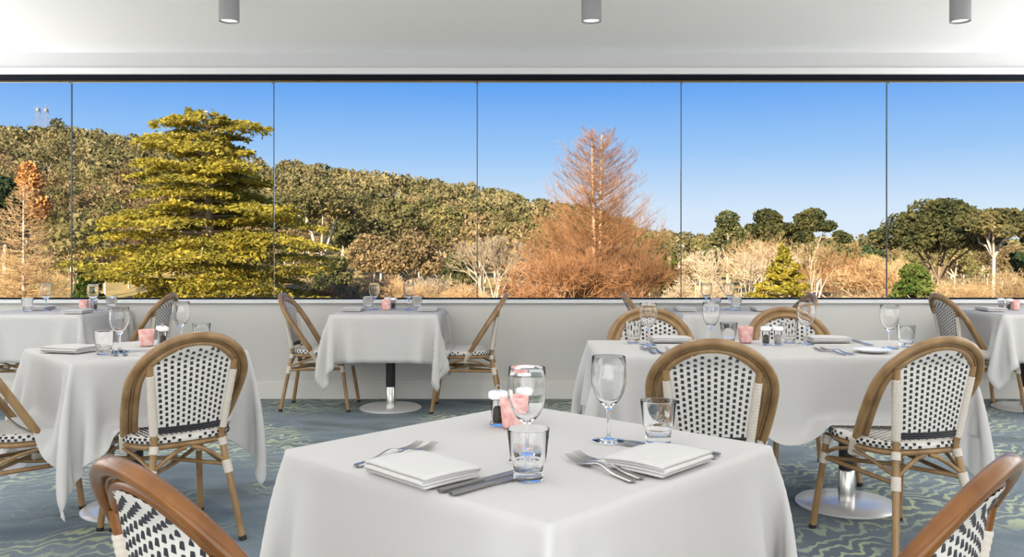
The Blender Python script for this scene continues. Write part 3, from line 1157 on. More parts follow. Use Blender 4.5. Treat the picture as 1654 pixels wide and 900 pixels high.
# front table
put('wine', 0.033, 1.909, 'clear wine glass standing behind a tumbler at the middle of the front table')
put('wine', 0.235, 2.107, 'clear wine glass behind the right napkin of the front table')
put('tumbler', 0.033, 1.755, 'empty glass tumbler nearest the camera, in front of a wine glass')
put('tumbler', 0.352, 2.085, 'empty glass tumbler just behind the right napkin of the front table')
put('pepper', -0.037, 2.300, 'clear shaker of dark pepper with wire loop on the front table', 0.4)
put('salt', 0.030, 2.345, 'clear salt shaker behind the pink holder on the front table', 0.9)
put('pink', 0.006, 2.268, 'mottled pink candle holder on the front table')
put('napkin', -0.186, 1.782, 'thick folded white napkin at the left place of the front table', math.radians(-46) + PI / 2)
put('napkin', 0.318, 1.868, 'folded white napkin at the right place of the front table', math.radians(46) + PI / 2 + 0.03)
a = aim(-0.132, 1.648, 0.001, 1.784)
put('knife', -0.139, 1.655, 'table knife left of its twin, handles towards the camera, beside the left napkin', a)
put('knife', -0.116, 1.636, 'table knife nearest the camera, blade ending beside the nearest tumbler', a)
a = aim(-0.330, 1.838, -0.202, 2.067)
put('fork', -0.333, 1.852, 'fork under the left napkin of the front table, left of the two', a)
put('fork', -0.296, 1.846, 'fork under the left napkin of the front table, right of the two', a)
a = aim(0.237, 1.722, 0.115, 1.932)
put('fork', 0.243, 1.728, 'fork on the front table in full view, nearest the camera', a)
put('fork', 0.263, 1.752, 'fork on the front table touching the right napkin', a)
a = aim(0.453, 1.920, 0.271, 2.054)
put('knife', 0.455, 1.928, 'knife under the right napkin of the front table, handle end nearer the camera', a)
put('knife', 0.468, 1.952, 'knife under the right napkin of the front table, handle end nearer the window', a)

# left diagonal table
put('wine', -1.787, 3.945, 'wine glass beside the tumbler on the left diagonal table')
put('wine', -1.665, 4.36, 'wine glass above the chair back on the left diagonal table')
put('tumbler', -1.822, 3.872, 'tumbler in front of a wine glass on the left diagonal table')
put('tumbler', -1.540, 4.30, 'tumbler rim just above the chair back at the left diagonal table')
put('pink', -1.775, 4.21, 'pink candle holder on the left diagonal table')
put('pepper', -1.705, 4.235, 'pepper shaker right of the pink holder on the left diagonal table')
put('salt', -1.735, 4.29, 'salt shaker behind the pink holder on the left diagonal table')
put('napkin', -2.02, 3.965, 'grey-shaded folded napkin on the left diagonal table', math.radians(75))
put('napkin', -1.46, 4.12, 'folded napkin hidden behind the chair back at the left diagonal table', math.radians(132))
put('knife', -1.87, 3.93, 'knife beside the napkin on the left diagonal table', math.radians(-70))
put('fork', -1.735, 3.80, 'left fork of the pair in front of the wine glass, left diagonal table', math.radians(30))
put('fork', -1.700, 3.815, 'right fork of the pair in front of the wine glass, left diagonal table', math.radians(30))

# long table
put('tumbler', 0.610, 4.36, 'tumbler at the left end of the long table')
put('wine', 0.668, 4.25, 'wine glass at the left end of the long table')
put('wine', 0.990, 4.31, 'wine glass left of the pink holder on the long table')
put('tumbler', 1.085, 4.34, 'tumbler beside the pink holder on the long table, behind the chair back')
put('pink', 1.175, 4.36, 'pink candle holder on the long table')
put('pepper', 1.248, 4.26, 'left shaker of the pair on the long table, with dark pepper')
put('salt', 1.306, 4.26, 'right shaker of the pair on the long table, with grey salt')
put('tumbler', 1.395, 4.36, 'tumbler behind the wine glass right of the shakers on the long table')
put('wine', 1.452, 4.28, 'wine glass right of the shakers on the long table')
put('wine', 1.786, 4.10, 'tall wine glass standing alone at the right of the long table')
put('tumbler', 1.905, 4.19, 'tumbler at the right end of the long table, above the chair back')
put('plate', 1.640, 3.945, 'white side plate near the front edge of the long table')
put('napkin', 0.800, 4.40, 'folded napkin at the left far side of the long table', PI / 2)
put('napkin', 1.600, 4.40, 'folded napkin at the right far side of the long table', PI / 2)
put('napkin', 0.800, 3.90, 'folded napkin behind the near chair back at the left of the long table', PI / 2)
put('fork', 0.640, 3.885, 'left fork of the near left place at the long table', 0.12)
put('fork', 0.675, 3.890, 'right fork of the near left place at the long table', 0.12)
put('fork', 1.480, 3.830, 'left fork beside the side plate on the long table', 0.30)
put('fork', 1.515, 3.838, 'fork nearest the side plate on the long table', 0.30)
put('knife', 0.955, 4.30, 'knife at the far left place of the long table', PI)
put('knife', 1.750, 4.45, 'knife at the far right place of the long table', PI)

# window tables
win_sets = {
    'left corner window table': (-3.515, [('tumbler', -3.69, 6.60), ('wine', -3.59, 6.68), ('pink', -3.32, 6.72), ('pepper', -3.255, 6.76), ('salt', -3.30, 6.82), ('wine', -3.20, 6.62),
                                          ('tumbler', -3.165, 6.85), ('napkin', -3.70, 6.80), ('napkin', -3.215, 6.42)]),
    'small window table': (-0.935, [('tumbler', -1.13, 6.80), ('wine', -1.09, 6.86), ('pink', -0.985, 6.78), ('pepper', -0.935, 6.84), ('salt', -0.995, 6.90), ('wine', -0.805, 6.76),
                                    ('tumbler', -0.745, 6.80), ('napkin', -1.225, 6.68), ('napkin', -0.645, 6.68)]),
    'window table behind the long table': (1.635, [('wine', 1.525, 6.80), ('tumbler', 1.55, 6.60), ('wine', 1.71, 6.82), ('tumbler', 1.74, 6.72), ('napkin', 1.33, 6.68), ('napkin', 1.93, 6.68)]),
    'right edge window table': (3.955, [('pepper', 3.855, 6.72), ('salt', 3.83, 6.79), ('pink', 3.92, 6.76), ('napkin', 3.68, 6.66)]),
}
for tn, (cx, items) in win_sets.items():
    seen = {}
    tot = {}
    for it in items:
        tot[it[0]] = tot.get(it[0], 0) + 1
    for kd, x, y in items:
        side = ''
        if tot[kd] > 1:
            side = 'left ' if not seen.get(kd) else 'right '
        seen[kd] = 1
        word = {'wine': 'wine glass', 'tumbler': 'tumbler', 'pink': 'pink candle holder', 'pepper': 'pepper shaker', 'salt': 'salt shaker', 'napkin': 'flat folded napkin'}[kd]
        put(kd, x, y, f'{side}{word} on the {tn}', PI / 2 if kd == 'napkin' and False else (0.0 if kd == 'napkin' else 0.3))

# ------------------------------------------------------------------ outdoors
def ex(px, Y):
    return (px - 827) / 1400 * Y


RIDGE = [(-1600, 330), (-600, 240), (-200, 212), (0, 203), (100, 210), (200, 222), (300, 238), (440, 268), (500, 272), (600, 287), (700, 299), (800, 314), (870, 333), (930, 345),
         (1000, 360), (1060, 372), (1150, 380), (1300, 386), (1654, 388), (2400, 390), (3400, 390)]
RX, RYv = np.array([r[0] for r in RIDGE], float), np.array([r[1] for r in RIDGE], float)
BASE = -4.2


def ground_z(x, y):
    x, y = np.asarray(x, float), np.asarray(y, float)
    px = 827 + x / np.maximum(y, 5.0) * 1400
    H = 300 * (405 - np.interp(px, RX, RYv)) / 1400 + EYE - 6.0
    q = np.clip((y - 75) / (300 - 75), 0, 1)
    s = q ** 1.15
    z = BASE + (H - BASE) * s
    z = np.where(y > 300, z - (y - 300) * 0.03, z)
    return z + 0.5 * np.sin(x * 0.09 + 1) * np.sin(y * 0.07) * np.clip((y - 60) / 60, 0, 1)


gx = np.linspace(-1, 1, 121)
gy = np.concatenate([np.linspace(9, 75, 12), np.linspace(80, 320, 40), np.linspace(340, 900, 10)])
GV = np.zeros((len(gy), len(gx), 3))
for i, y in enumerate(gy):
    GV[i, :, 0] = gx * (40 + y * 1.15)
    GV[i, :, 1] = y
GV[..., 2] = ground_z(GV[..., 0], GV[..., 1])
gi = np.arange(GV.shape[0] * GV.shape[1]).reshape(GV.shape[:2])
gf = np.stack([gi[:-1, :-1], gi[:-1, 1:], gi[1:, 1:], gi[1:, :-1]], -1).reshape(-1, 4)
gme = fast_mesh('ground', GV.reshape(-1, 3), gf, [M['ground']])
struct(link_mesh(gme, 'ground'))


def cards(ctr, size, rng, flat=0.0, elong=1.6):
    """leaf sprays: one small quad per centre; flat pulls them towards the horizontal."""
    n = len(ctr)
    a = rng.normal(size=(n, 3))
    a[:, 2] *= (1 - flat)
    a /= np.linalg.norm(a, axis=1)[:, None] + 1e-9
    b = rng.normal(size=(n, 3))
    b[:, 2] *= (1 - flat)
    b -= (a * b).sum(1)[:, None] * a
    b /= np.linalg.norm(b, axis=1)[:, None] + 1e-9
    s = (np.asarray(size) * rng.uniform(0.6, 1.35, n))[:, None]
    a, b = a * s * elong * 0.5, b * s * 0.5
    v = np.stack([ctr - a, ctr + b * 0.9, ctr + a, ctr - b * 0.9], 1).reshape(-1, 3)
    f = np.arange(4 * n).reshape(n, 4)
    return v, f


def prisms(p0, p1, r0, r1):
    """three-sided tapered rods, all at once."""
    p0, p1 = np.asarray(p0, float), np.asarray(p1, float)
    n = len(p0)
    d = p1 - p0
    d /= np.linalg.norm(d, axis=1)[:, None] + 1e-9
    ref = np.where(np.abs(d[:, 2:3]) > 0.9, np.array([[1.0, 0, 0]]), np.array([[0, 0, 1.0]]))
    u = np.cross(d, ref)
    u /= np.linalg.norm(u, axis=1)[:, None] + 1e-9
    w = np.cross(d, u)
    vs = []
    for p, r in ((p0, r0), (p1, r1)):
        for k in range(3):
            th = 2 * PI * k / 3
            vs.append(p + (u * math.cos(th) + w * math.sin(th)) * np.asarray(r, float).reshape(-1, 1))
    v = np.stack(vs, 1).reshape(-1, 3)
    b = (np.arange(n) * 6)[:, None, None]
    f = np.array([[0, 1, 4, 3], [1, 2, 5, 4], [2, 0, 3, 5]])[None] + b
    return v, f.reshape(-1, 4)


def join(*vf):
    V, F, I, off = [], [], [], 0
    for k, (v, f) in enumerate(vf):
        V.append(v)
        F.append(f + off)
        I.append(np.full(len(f), k))
        off += len(v)
    return np.concatenate(V), np.concatenate(F), np.concatenate(I)


def plant(name, label, cat, loc, rz, parts, group=None):
    t = empty(name, loc, rz)
    tag(t, label, cat, group)
    for pn, (v, f), m, kind in parts:
        me = fast_mesh(pn, v, f, [m])
        o = link_mesh(me, pn, t, smooth=False)
        if kind:
            o['kind'] = kind
    return t


def trunk_rods(pts, r):
    pts = np.array(pts, float)
    mb = MB().tube(pts, r, 8)
    fs = [f for f in mb.f if len(f) == 4]
    return np.array(mb.v), np.array(fs)


def cedar(h, wmax, rng, nb=95, per=380, size=0.20, prof=None, lean=0.0):
    prof = prof or [(0.10, 1.0), (0.35, 0.95), (0.5, 0.66), (0.7, 0.52), (0.86, 0.40), (0.95, 0.36), (1.0, 0.12)]
    pz, pw = np.array([p[0] for p in prof]), np.array([p[1] for p in prof])
    tr = trunk_rods([(0.15 * math.sin(q * 4), 0.1 * math.cos(q * 5), h * q) for q in np.linspace(0, 0.97, 12)], np.linspace(0.028 * h, 0.008 * h, 12))
    P0, P1, R0, R1, CT = [], [], [], [], []
    for i in range(nb):
        q = 0.08 + 0.92 * ((i + rng.random()) / nb) ** 0.85
        L = wmax * np.interp(q, pz, pw) * rng.choice((0.55, 0.8, 0.95, 1.05, 1.18))
        az = i * 2.399 + rng.normal(0, 0.3)
        d = np.array((math.cos(az), math.sin(az)))
        pts = []
        rise = rng.uniform(-0.02, 0.30)
        wob = rng.uniform(0.03, 0.14)
        for k in range(6):
            s = k / 5
            pts.append((d[0] * L * s, d[1] * L * s, h * q + L * (rise * s - 0.16 * s * s)))
        pts = np.array(pts)
        P0.append(pts[:-1]); P1.append(pts[1:])
        rr = np.linspace(0.011 * h * (1 - 0.6 * q), 0.004, 6)
        R0.append(rr[:-1]); R1.append(rr[1:])
        n = int(per * (0.3 + L / wmax) * (1.0 if q < 0.8 else 0.6))
        s = rng.uniform(0.22, 1.03, n) ** 0.8
        # flat fingers along the branch, grouped in pads
        pad = np.round(s * 5 + rng.normal(0, 0.28, n)) / 5
        s = 0.55 * s + 0.45 * np.clip(pad, 0.2, 1.05)
        lat = rng.normal(0, 1, n) * (0.07 + 0.15 * np.sin(np.clip(s, 0, 1) * 2.6)) * L
        lat = np.sign(lat) * np.minimum(np.abs(lat), 0.4 * L)
        c = np.stack([d[0] * L * s - d[1] * lat, d[1] * L * s + d[0] * lat, h * q + L * (rise * s - 0.16 * s * s) + rng.normal(0, 0.06, n) + wob * np.sin(s * 7 + i) + 0.05 - 0.14 * np.abs(lat) / (0.2 * L + 0.1)], 1)
        CT.append(c)
    lb = prisms(np.concatenate(P0), np.concatenate(P1), np.concatenate(R0), np.concatenate(R1))
    lf = cards(np.concatenate(CT), size, rng, flat=0.5, elong=1.9)
    return tr, lb, lf


def redwood(h, wmax, rng, nb=190, trunks=2, ns0=15, nt=5, prof=None, tr_r=0.016, angle=(0.35, 0.75), thick=0.011):
    prof = prof or [(0.0, 0.95), (0.12, 1.0), (0.35, 0.93), (0.55, 0.70), (0.75, 0.52), (0.9, 0.30), (1.0, 0.05)]
    pz, pw = np.array([p[0] for p in prof]), np.array([p[1] for p in prof])
    tv = []
    offs = [(-0.02 * h, 0.0), (0.025 * h, 0.03 * h), (0.0, -0.03 * h)][:trunks] if trunks > 1 else [(0, 0)]
    for (ox, oy) in offs:
        tv.append(trunk_rods([(ox * (0.4 + q), oy * (0.4 + q), h * q * (0.97 if ox >= 0 else 0.93)) for q in np.linspace(0, 1, 9)], np.linspace(tr_r * h, 0.003 * h, 9)))
    V, F, _ = join(*tv)
    S = [[], [], [], []]
    T = [[], [], [], []]
    for i in range(nb):
        q = 0.03 + 0.95 * (i + rng.random()) / nb
        W = wmax * np.interp(q, pz, pw) * rng.uniform(0.75, 1.08)
        az = i * 2.399 + rng.normal(0, 0.4)
        ox, oy = offs[i % len(offs)]
        d = np.array((math.cos(az), math.sin(az), 0))
        up = rng.uniform(*angle)
        base = np.array((ox * (0.4 + q), oy * (0.4 + q), h * q - W * up * 0.6))
        base[2] = max(base[2], 0.3)
        pts = np.array([base + d * W * s + np.array((0, 0, W * up * s ** 1.4)) for s in np.linspace(0, 1, 5)])
        S[0].append(pts[:-1]); S[1].append(pts[1:])
        rr = np.linspace(0.004 * h * (1.2 - q), thick, 5)
        S[2].append(rr[:-1]); S[3].append(rr[1:])
        ns = ns0 if q < 0.5 else int(ns0 * 0.65)
        s = rng.uniform(0.15, 1.0, ns)
        p0 = base + d * (W * s)[:, None] + np.stack([0 * s, 0 * s, W * up * s ** 1.4], 1)
        side = rng.choice([-1, 1], ns)
        lat = np.array((-d[1], d[0], 0))
        dirs = d * 0.5 + lat * (side * rng.uniform(0.4, 1.0, ns))[:, None] + np.stack([0 * s, 0 * s, rng.uniform(0.3, 1.0, ns)], 1)
        ln_ = W * rng.uniform(0.16, 0.36, ns)
        p1 = p0 + dirs * ln_[:, None]
        S[0].append(p0); S[1].append(p1)
        S[2].append(np.full(ns, thick)); S[3].append(np.full(ns, thick * 0.6))
        for k in range(nt if q < 0.5 else max(2, nt - 3)):
            e = rng.uniform(0.2, 1.0, ns)[:, None]
            a0 = p0 + (p1 - p0) * e
            dd = dirs * 0.5 + rng.normal(0, 0.55, (ns, 3)) + np.array((0, 0, 0.25))
            T[0].append(a0); T[1].append(a0 + dd * (ln_ * rng.uniform(0.25, 0.55, ns))[:, None])
            T[2].append(np.full(ns, thick * 0.7)); T[3].append(np.full(ns, thick * 0.4))
    limb = prisms(*[np.concatenate(x) for x in S])
    tw = prisms(*[np.concatenate(x) for x in T])
    return (V, F), limb, tw


def bare(h, spread, rng, depth=6, thick=0.012, trunk_h=0.28, up=0.5, forks=(2, 3), stems=1, r0=0.02):
    """leafless tree: forks again and again."""
    S = [[], [], [], []]
    B = [[], [], [], []]
    stack = []
    for k in range(stems):
        a = rng.uniform(0, 2 * PI)
        tilt = 0.0 if stems == 1 else rng.uniform(0.15, 0.6)
        d = np.array((math.cos(a) * tilt * spread, math.sin(a) * tilt * spread, 1.0))
        stack.append((np.array((0.0, 0.0, 0.0)) + (0 if stems == 1 else 0.1 * h * tilt) * np.array((math.cos(a), math.sin(a), 0)), d / np.linalg.norm(d), h * trunk_h, h * r0, 0))
    while stack:
        p, d, L, r, lv = stack.pop()
        e = p + d * L
        dst = B if lv < 3 else S
        dst[0].append(p); dst[1].append(e)
        r1 = max(r * 0.66, thick * 0.6)
        dst[2].append(max(r, thick)); dst[3].append(r1)
        if lv >= depth:
            continue
        for k in range(int(rng.integers(forks[0], forks[1] + 1))):
            nd = d + rng.normal(0, 0.42 * spread, 3) + np.array((0, 0, 0.12 * up))
            if nd[2] < -0.1:
                nd[2] = 0.05
            nd /= np.linalg.norm(nd)
            stack.append((p + d * L * rng.uniform(0.72, 1.0), nd, L * rng.uniform(0.66, 0.86), r1, lv + 1))
    return prisms(*[np.array(x) for x in B]), prisms(*[np.array(x) for x in S])


def scatter_clumps(clumps, per, size, rng, elong=1.5):
    C_ = []
    for (x, y, z, r, fl) in clumps:
        n = int(per * r * r)
        d = rng.normal(size=(n, 3))
        d /= np.linalg.norm(d, axis=1)[:, None]
        d *= (r * rng.uniform(0.55, 1.08, n) ** 0.6)[:, None]
        d[:, 2] *= fl
        C_.append(np.array((x, y, z)) + d)
    return cards(np.concatenate(C_), size, rng, elong=elong)


def gum(h, w, rng, nclump=16, per=210, size=0.2, crown=(0.45, 1.0), dome=0.6, fl=0.62, cr=0.2, r0=0.022, trunk_top=0.35, forks=5):
    """gum tree: forked pale trunk, leaf clumps at the branch ends."""
    P0, P1, R0, R1, cl = [], [], [], [], []
    ft = np.array((rng.normal(0, 0.02) * h, rng.normal(0, 0.02) * h, h * trunk_top))
    tp = [np.zeros(3), ft * np.array((0.4, 0.4, 0.5)), ft]
    for a, b, ra, rb in ((tp[0], tp[1], r0 * h, r0 * 0.85 * h), (tp[1], tp[2], r0 * 0.85 * h, r0 * 0.75 * h)):
        P0.append(a); P1.append(b); R0.append(ra); R1.append(rb)
    forkp = []
    for k in range(forks):
        az = k * 2 * PI / forks + rng.normal(0, 0.4)
        q = rng.uniform(0.30, 0.60)
        e = ft + np.array((math.cos(az) * w * q * 0.5, math.sin(az) * w * q * 0.5, h * (crown[0] + (crown[1] - crown[0]) * rng.uniform(0.2, 0.55) - trunk_top)))
        mid = (ft + e) / 2 + np.array((0, 0, 0.03 * h))
        for a, b, ra, rb in ((ft, mid, r0 * 0.55 * h, r0 * 0.42 * h), (mid, e, r0 * 0.42 * h, r0 * 0.3 * h)):
            P0.append(a); P1.append(b); R0.append(ra); R1.append(rb)
        forkp.append(e)
    for i in range(nclump):
        az = i * 2.399 + rng.normal(0, 0.3)
        rad = math.sqrt((i + 0.5) / nclump) * 0.5 * w
        top = crown[0] + (crown[1] - crown[0]) * (1 - dome * (rad / (0.5 * w)) ** 2)
        z = h * (top - cr * w / h * 0.6) - rng.uniform(0, 0.24) * (top - crown[0]) * h
        r = cr * w * rng.uniform(0.75, 1.25)
        rad = max(0, rad - r * 0.5)
        c = np.array((math.cos(az) * rad, math.sin(az) * rad, z))
        cl.append((*c, r, fl))
        f_ = min(forkp, key=lambda e: np.linalg.norm(e - c))
        P0.append(f_); P1.append(c); R0.append(r0 * 0.28 * h); R1.append(r0 * 0.10 * h)
    wood = prisms(np.array(P0), np.array(P1), np.array(R0), np.array(R1))
    return wood, scatter_clumps(cl, per / max(0.3, (cr * w)) ** 2 * 1.6, size, rng)


def place(px, Y):
    x = ex(px, Y)
    return x, Y, float(ground_z(x, Y)) - 0.15


def top_h(py, loc):
    return EYE + (405 - py) / 1400 * loc[1] - loc[2]


rg = np.random.default_rng(7)
# the big golden cedar
L = place(335, 45)
tr, lb, lf = cedar(top_h(180, L), 385 / 1400 * 45 * 0.5, rg, 115, 1050, 0.13,
                   prof=[(0.05, 1.02), (0.40, 1.04), (0.52, 0.92), (0.60, 0.78), (0.70, 0.58), (0.80, 0.50), (0.88, 0.40), (0.95, 0.44), (1.0, 0.15)])
plant('cedar_tree', 'huge golden-green cedar with flat tiers of foliage outside the left windows', 'tree', L, 0,
      [('trunk', tr, M['pale_bark'], None), ('branches', lb, M['pale_bark'], 'stuff'), ('foliage', lf, M['cedar'], 'stuff')])
# bare redwood
L = place(965, 60)
tr, lb, tw = redwood(top_h(205, L), 225 / 1400 * 60 * 0.5, rg, 380, 2, 18, 8, angle=(0.40, 0.85), thick=0.0085, prof=[(0.0, 0.95), (0.3, 0.97), (0.42, 0.88), (0.55, 0.72), (0.70, 0.60), (0.82, 0.48), (0.90, 0.36), (0.96, 0.22), (1.0, 0.10)])
plant('bare_conifer', 'tall conical bare orange-brown conifer with two trunks, highest tree in the middle', 'tree', L, 0.2,
      [('trunk', tr, M['red_bark'], None), ('branches', lb, M['twig_orange'], 'stuff'), ('twigs', tw, M['twig_orange'], 'stuff')])
# bare conifer at the left edge
L = place(38, 52)
tr, lb, tw = redwood(top_h(292, L), 150 / 1400 * 52 * 0.5, rg, 210, 1, 14, 5, angle=(0.0, 0.25), tr_r=0.014)
plant('bare_conifer', 'bare tan conifer with pale straight trunk at the left edge of the window', 'tree', L, 0,
      [('trunk', tr, M['pale_bark'], None), ('branches', lb, M['twig_tan'], 'stuff'), ('twigs', tw, M['twig_tan'], 'stuff')])


def add_gum(px, py, Y, wpx, label, m='gum', bark='pale_bark', **kw):
    L_ = place(px, Y)
    wood, lf_ = gum(top_h(py, L_), wpx / 1400 * Y, rg, **kw)
    plant('gum_tree', label, 'tree', L_, rg.uniform(0, 6), [('trunk', wood, M[bark], None), ('foliage', lf_, M[m], 'stuff')])


def add_bare(px, py, Y, label, m='twig_pale', bark='pale_bark', name='bare_tree', hs=1.0, **kw):
    L_ = place(px, Y)
    H_ = top_h(py, L_)
    b, s = bare(H_ * hs, kw.pop('spread', 0.8), rg, **kw)
    zt = max(b[0][:, 2].max(), s[0][:, 2].max())
    k = H_ / zt
    plant(name, label, 'bush' if name == 'bare_bush' else 'tree', L_, rg.uniform(0, 6),
          [('branches', (b[0] * k, b[1]), M[bark], None), ('twigs', (s[0] * k, s[1]), M[m], 'stuff')])


# left side, on the hill foot
add_gum(45, 250, 110, 66, 'small bright orange autumn tree high on the left slope', 'orange', nclump=12, crown=(0.2, 1.0), dome=0.75, fl=1.0, cr=0.3, size=0.4)
add_gum(8, 275, 95, 60, 'dark blue-green tree below the orange tree at the left edge', 'deep_green', nclump=12, crown=(0.2, 1.0), fl=0.9, cr=0.28, size=0.35)
add_gum(145, 402, 44, 52, 'dark green upright shrub left of the cedar', 'green', nclump=12, crown=(0.1, 1.0), fl=1.2, cr=0.3, size=0.14)
# behind the cedar and in the middle
add_gum(515, 288, 88, 150, 'gum tree with white forked trunk right of the cedar', 'gum', nclump=15, r0=0.03, crown=(0.5, 1.0), dome=0.4, size=0.26, cr=0.17, trunk_top=0.25)
add_gum(560, 345, 100, 80, 'dark rounded gum right of the white forked trunk', 'gum_dark', nclump=12, size=0.3, cr=0.24)
add_gum(640, 310, 105, 120, 'broad olive gum on the slope in the third pane from left', 'gum', nclump=16, size=0.3)
add_gum(722, 322, 115, 100, 'olive gum just left of the middle glass joint', 'gum', nclump=14, size=0.32)
add_gum(600, 372, 82, 100, 'brown-leaved gum with several white stems above the tan bushes', 'gum_brown', nclump=14, size=0.24, forks=7)
add_gum(668, 378, 80, 100, 'brownish gum between the two tan bush mounds', 'gum_brown', nclump=13, size=0.24, forks=7)
add_gum(800, 345, 100, 95, 'olive gum right of the middle glass joint', 'gum', nclump=14, size=0.3)
add_gum(858, 352, 95, 80, 'olive-brown gum beside the left foot of the tall bare conifer', 'gum', nclump=13, size=0.28)
add_gum(735, 408, 74, 60, 'dark green bushy tree low in the middle', 'gum_dark', nclump=12, crown=(0.2, 1.0), size=0.2, cr=0.26)
add_gum(540, 405, 70, 80, 'low olive bush right of the cedar foot', 'gum_dark', nclump=11, crown=(0.15, 1.0), size=0.2, cr=0.26)
for px, py, Y, lab, m in (
        (520, 452, 50, 'brown bare bush at the foot of the cedar', 'twig_orange'),
        (560, 446, 56, 'tan bare bush between cedar and the first tan mound', 'twig_tan'),
        (612, 436, 54, 'tan mound of bare bush behind the left glasses of the small window table', 'twig_tan'),
        (662, 450, 50, 'low tan bush behind the right glasses of the small window table', 'twig_tan'),
        (702, 440, 55, 'pale tan bare bush left of the middle glass joint', 'twig_pale'),
        (752, 450, 52, 'low tan bush at the middle glass joint', 'twig_tan'),
        (868, 448, 52, 'low orange-tan bush left of the tall bare conifer', 'twig_orange')):
    add_bare(px, py, Y, lab, m, name='bare_bush', bark=m, depth=7, stems=12, trunk_h=0.26, spread=1.15, r0=0.006, thick=0.009)
add_bare(790, 376, 70, 'pale bare fan-shaped tree right of the middle glass joint', 'twig_pale', depth=7, stems=4, spread=0.6, trunk_h=0.26)
add_bare(838, 410, 62, 'small whitish bare tree left of the tall bare conifer', 'twig_pale', depth=6, stems=2, spread=0.7, trunk_h=0.3)
add_bare(1035, 400, 58, 'orange bare thicket at the right foot of the tall conifer', 'twig_orange', name='bare_bush', bark='red_bark', depth=6, stems=9, spread=1.0, trunk_h=0.3, r0=0.01)
add_bare(905, 395, 57, 'orange bare thicket at the left foot of the tall conifer', 'twig_orange', name='bare_bush', bark='red_bark', depth=6, stems=9, spread=1.0, trunk_h=0.3, r0=0.01)
# right side
add_gum(1130, 372, 110, 70, 'low olive tree right of the fourth glass joint', 'gum', nclump=12, size=0.3, crown=(0.3, 1.0))
add_gum(1175, 332, 100, 78, 'tall green pine-like tree with a narrow head over the bare white tree', 'gum_dark', nclump=13, size=0.28, fl=0.8, crown=(0.35, 1.0), dome=0.85)
add_gum(1238, 338, 105, 84, 'flat-headed green gum behind the bare thickets', 'gum_dark', nclump=13, size=0.3, crown=(0.45, 1.0), dome=0.35)
add_gum(1312, 336, 92, 118, 'open-crowned gum with bare limbs showing sky through its head', 'gum_dark', nclump=13, size=0.26, cr=0.13, fl=0.6, dome=0.5, r0=0.02, trunk_top=0.4, crown=(0.5, 1.0))
add_gum(1414, 350, 108, 56, 'small dark pine left of the last glass joint', 'deep_green', nclump=11, size=0.3, crown=(0.2, 1.0), dome=0.9)
add_gum(1518, 309, 62, 190, 'wide umbrella-headed dark pine right of the last glass joint', 'gum_dark', 'bark', nclump=36, per=260, size=0.19, cr=0.145, fl=0.6, dome=0.5, crown=(0.45, 1.0), r0=0.022, forks=7)
add_gum(1475, 420, 55, 90, 'low dark and yellow-green bush beneath the umbrella pine', 'green', nclump=14, size=0.16, crown=(0.15, 1.0), cr=0.22)
add_gum(1604, 314, 56, 112, 'white-trunked gum forking high beside the umbrella pine', 'gum', nclump=15, size=0.17, cr=0.15, dome=0.5, crown=(0.55, 1.0), r0=0.024, trunk_top=0.55)
add_gum(1668, 322, 60, 70, 'dark pine cut by the right edge of the photo', 'deep_green', nclump=14, size=0.2, crown=(0.3, 1.0), dome=0.8, cr=0.2)
L = place(1265, 50)
tr, lb, lf = cedar(top_h(398, L), 132 / 1400 * 50 * 0.5, rg, 55, 420, 0.11, prof=[(0.05, 1.0), (0.4, 0.9), (0.6, 0.6), (0.8, 0.4), (1.0, 0.05)])
plant('cedar_tree', 'small golden cedar behind the window table with only glasses', 'tree', L, 0,
      [('trunk', tr, M['bark'], None), ('branches', lb, M['bark'], 'stuff'), ('foliage', lf, M['cedar'], 'stuff')])
add_bare(1195, 388, 58, 'whitish bare tree with fanning twigs left of the small golden cedar', 'twig_pale', depth=8, stems=3, spread=0.8, trunk_h=0.24, thick=0.008)
add_bare(1235, 374, 75, 'brown bare thicket behind the whitish bare tree', 'twig_tan', name='bare_bush', bark='bark', depth=6, stems=9, spread=1.0, trunk_h=0.3, r0=0.01)
add_bare(1375, 392, 62, 'broad orange-brown bare thicket left of the last glass joint', 'twig_orange', name='bare_bush', depth=7, stems=12, spread=1.15, trunk_h=0.27, r0=0.007, thick=0.009)
add_bare(1425, 405, 60, 'tan bare thicket beside the last glass joint', 'twig_tan', name='bare_bush', depth=7, stems=12, spread=1.15, trunk_h=0.27, r0=0.007, thick=0.009)
add_bare(1318, 388, 55, 'slender pale tree with one tan trunk right of the small golden cedar', 'twig_tan', depth=6, stems=1, spread=0.7, trunk_h=0.34)
add_bare(1560, 436, 48, 'pale tan bare bush below the white-trunked gum', 'twig_tan', name='bare_bush', depth=7, stems=11, spread=1.2, trunk_h=0.27, r0=0.007, thick=0.008)
add_bare(1640, 430, 50, 'tan bare bush at the right edge', 'twig_tan', name='bare_bush', depth=7, stems=11, spread=1.2, trunk_h=0.27, r0=0.007, thick=0.008)
add_bare(1130, 440, 52, 'low pale bare bush at the foot of the fourth glass joint', 'twig_pale', name='bare_bush', depth=7, stems=9, spread=1.2, trunk_h=0.27, r0=0.007, thick=0.008)

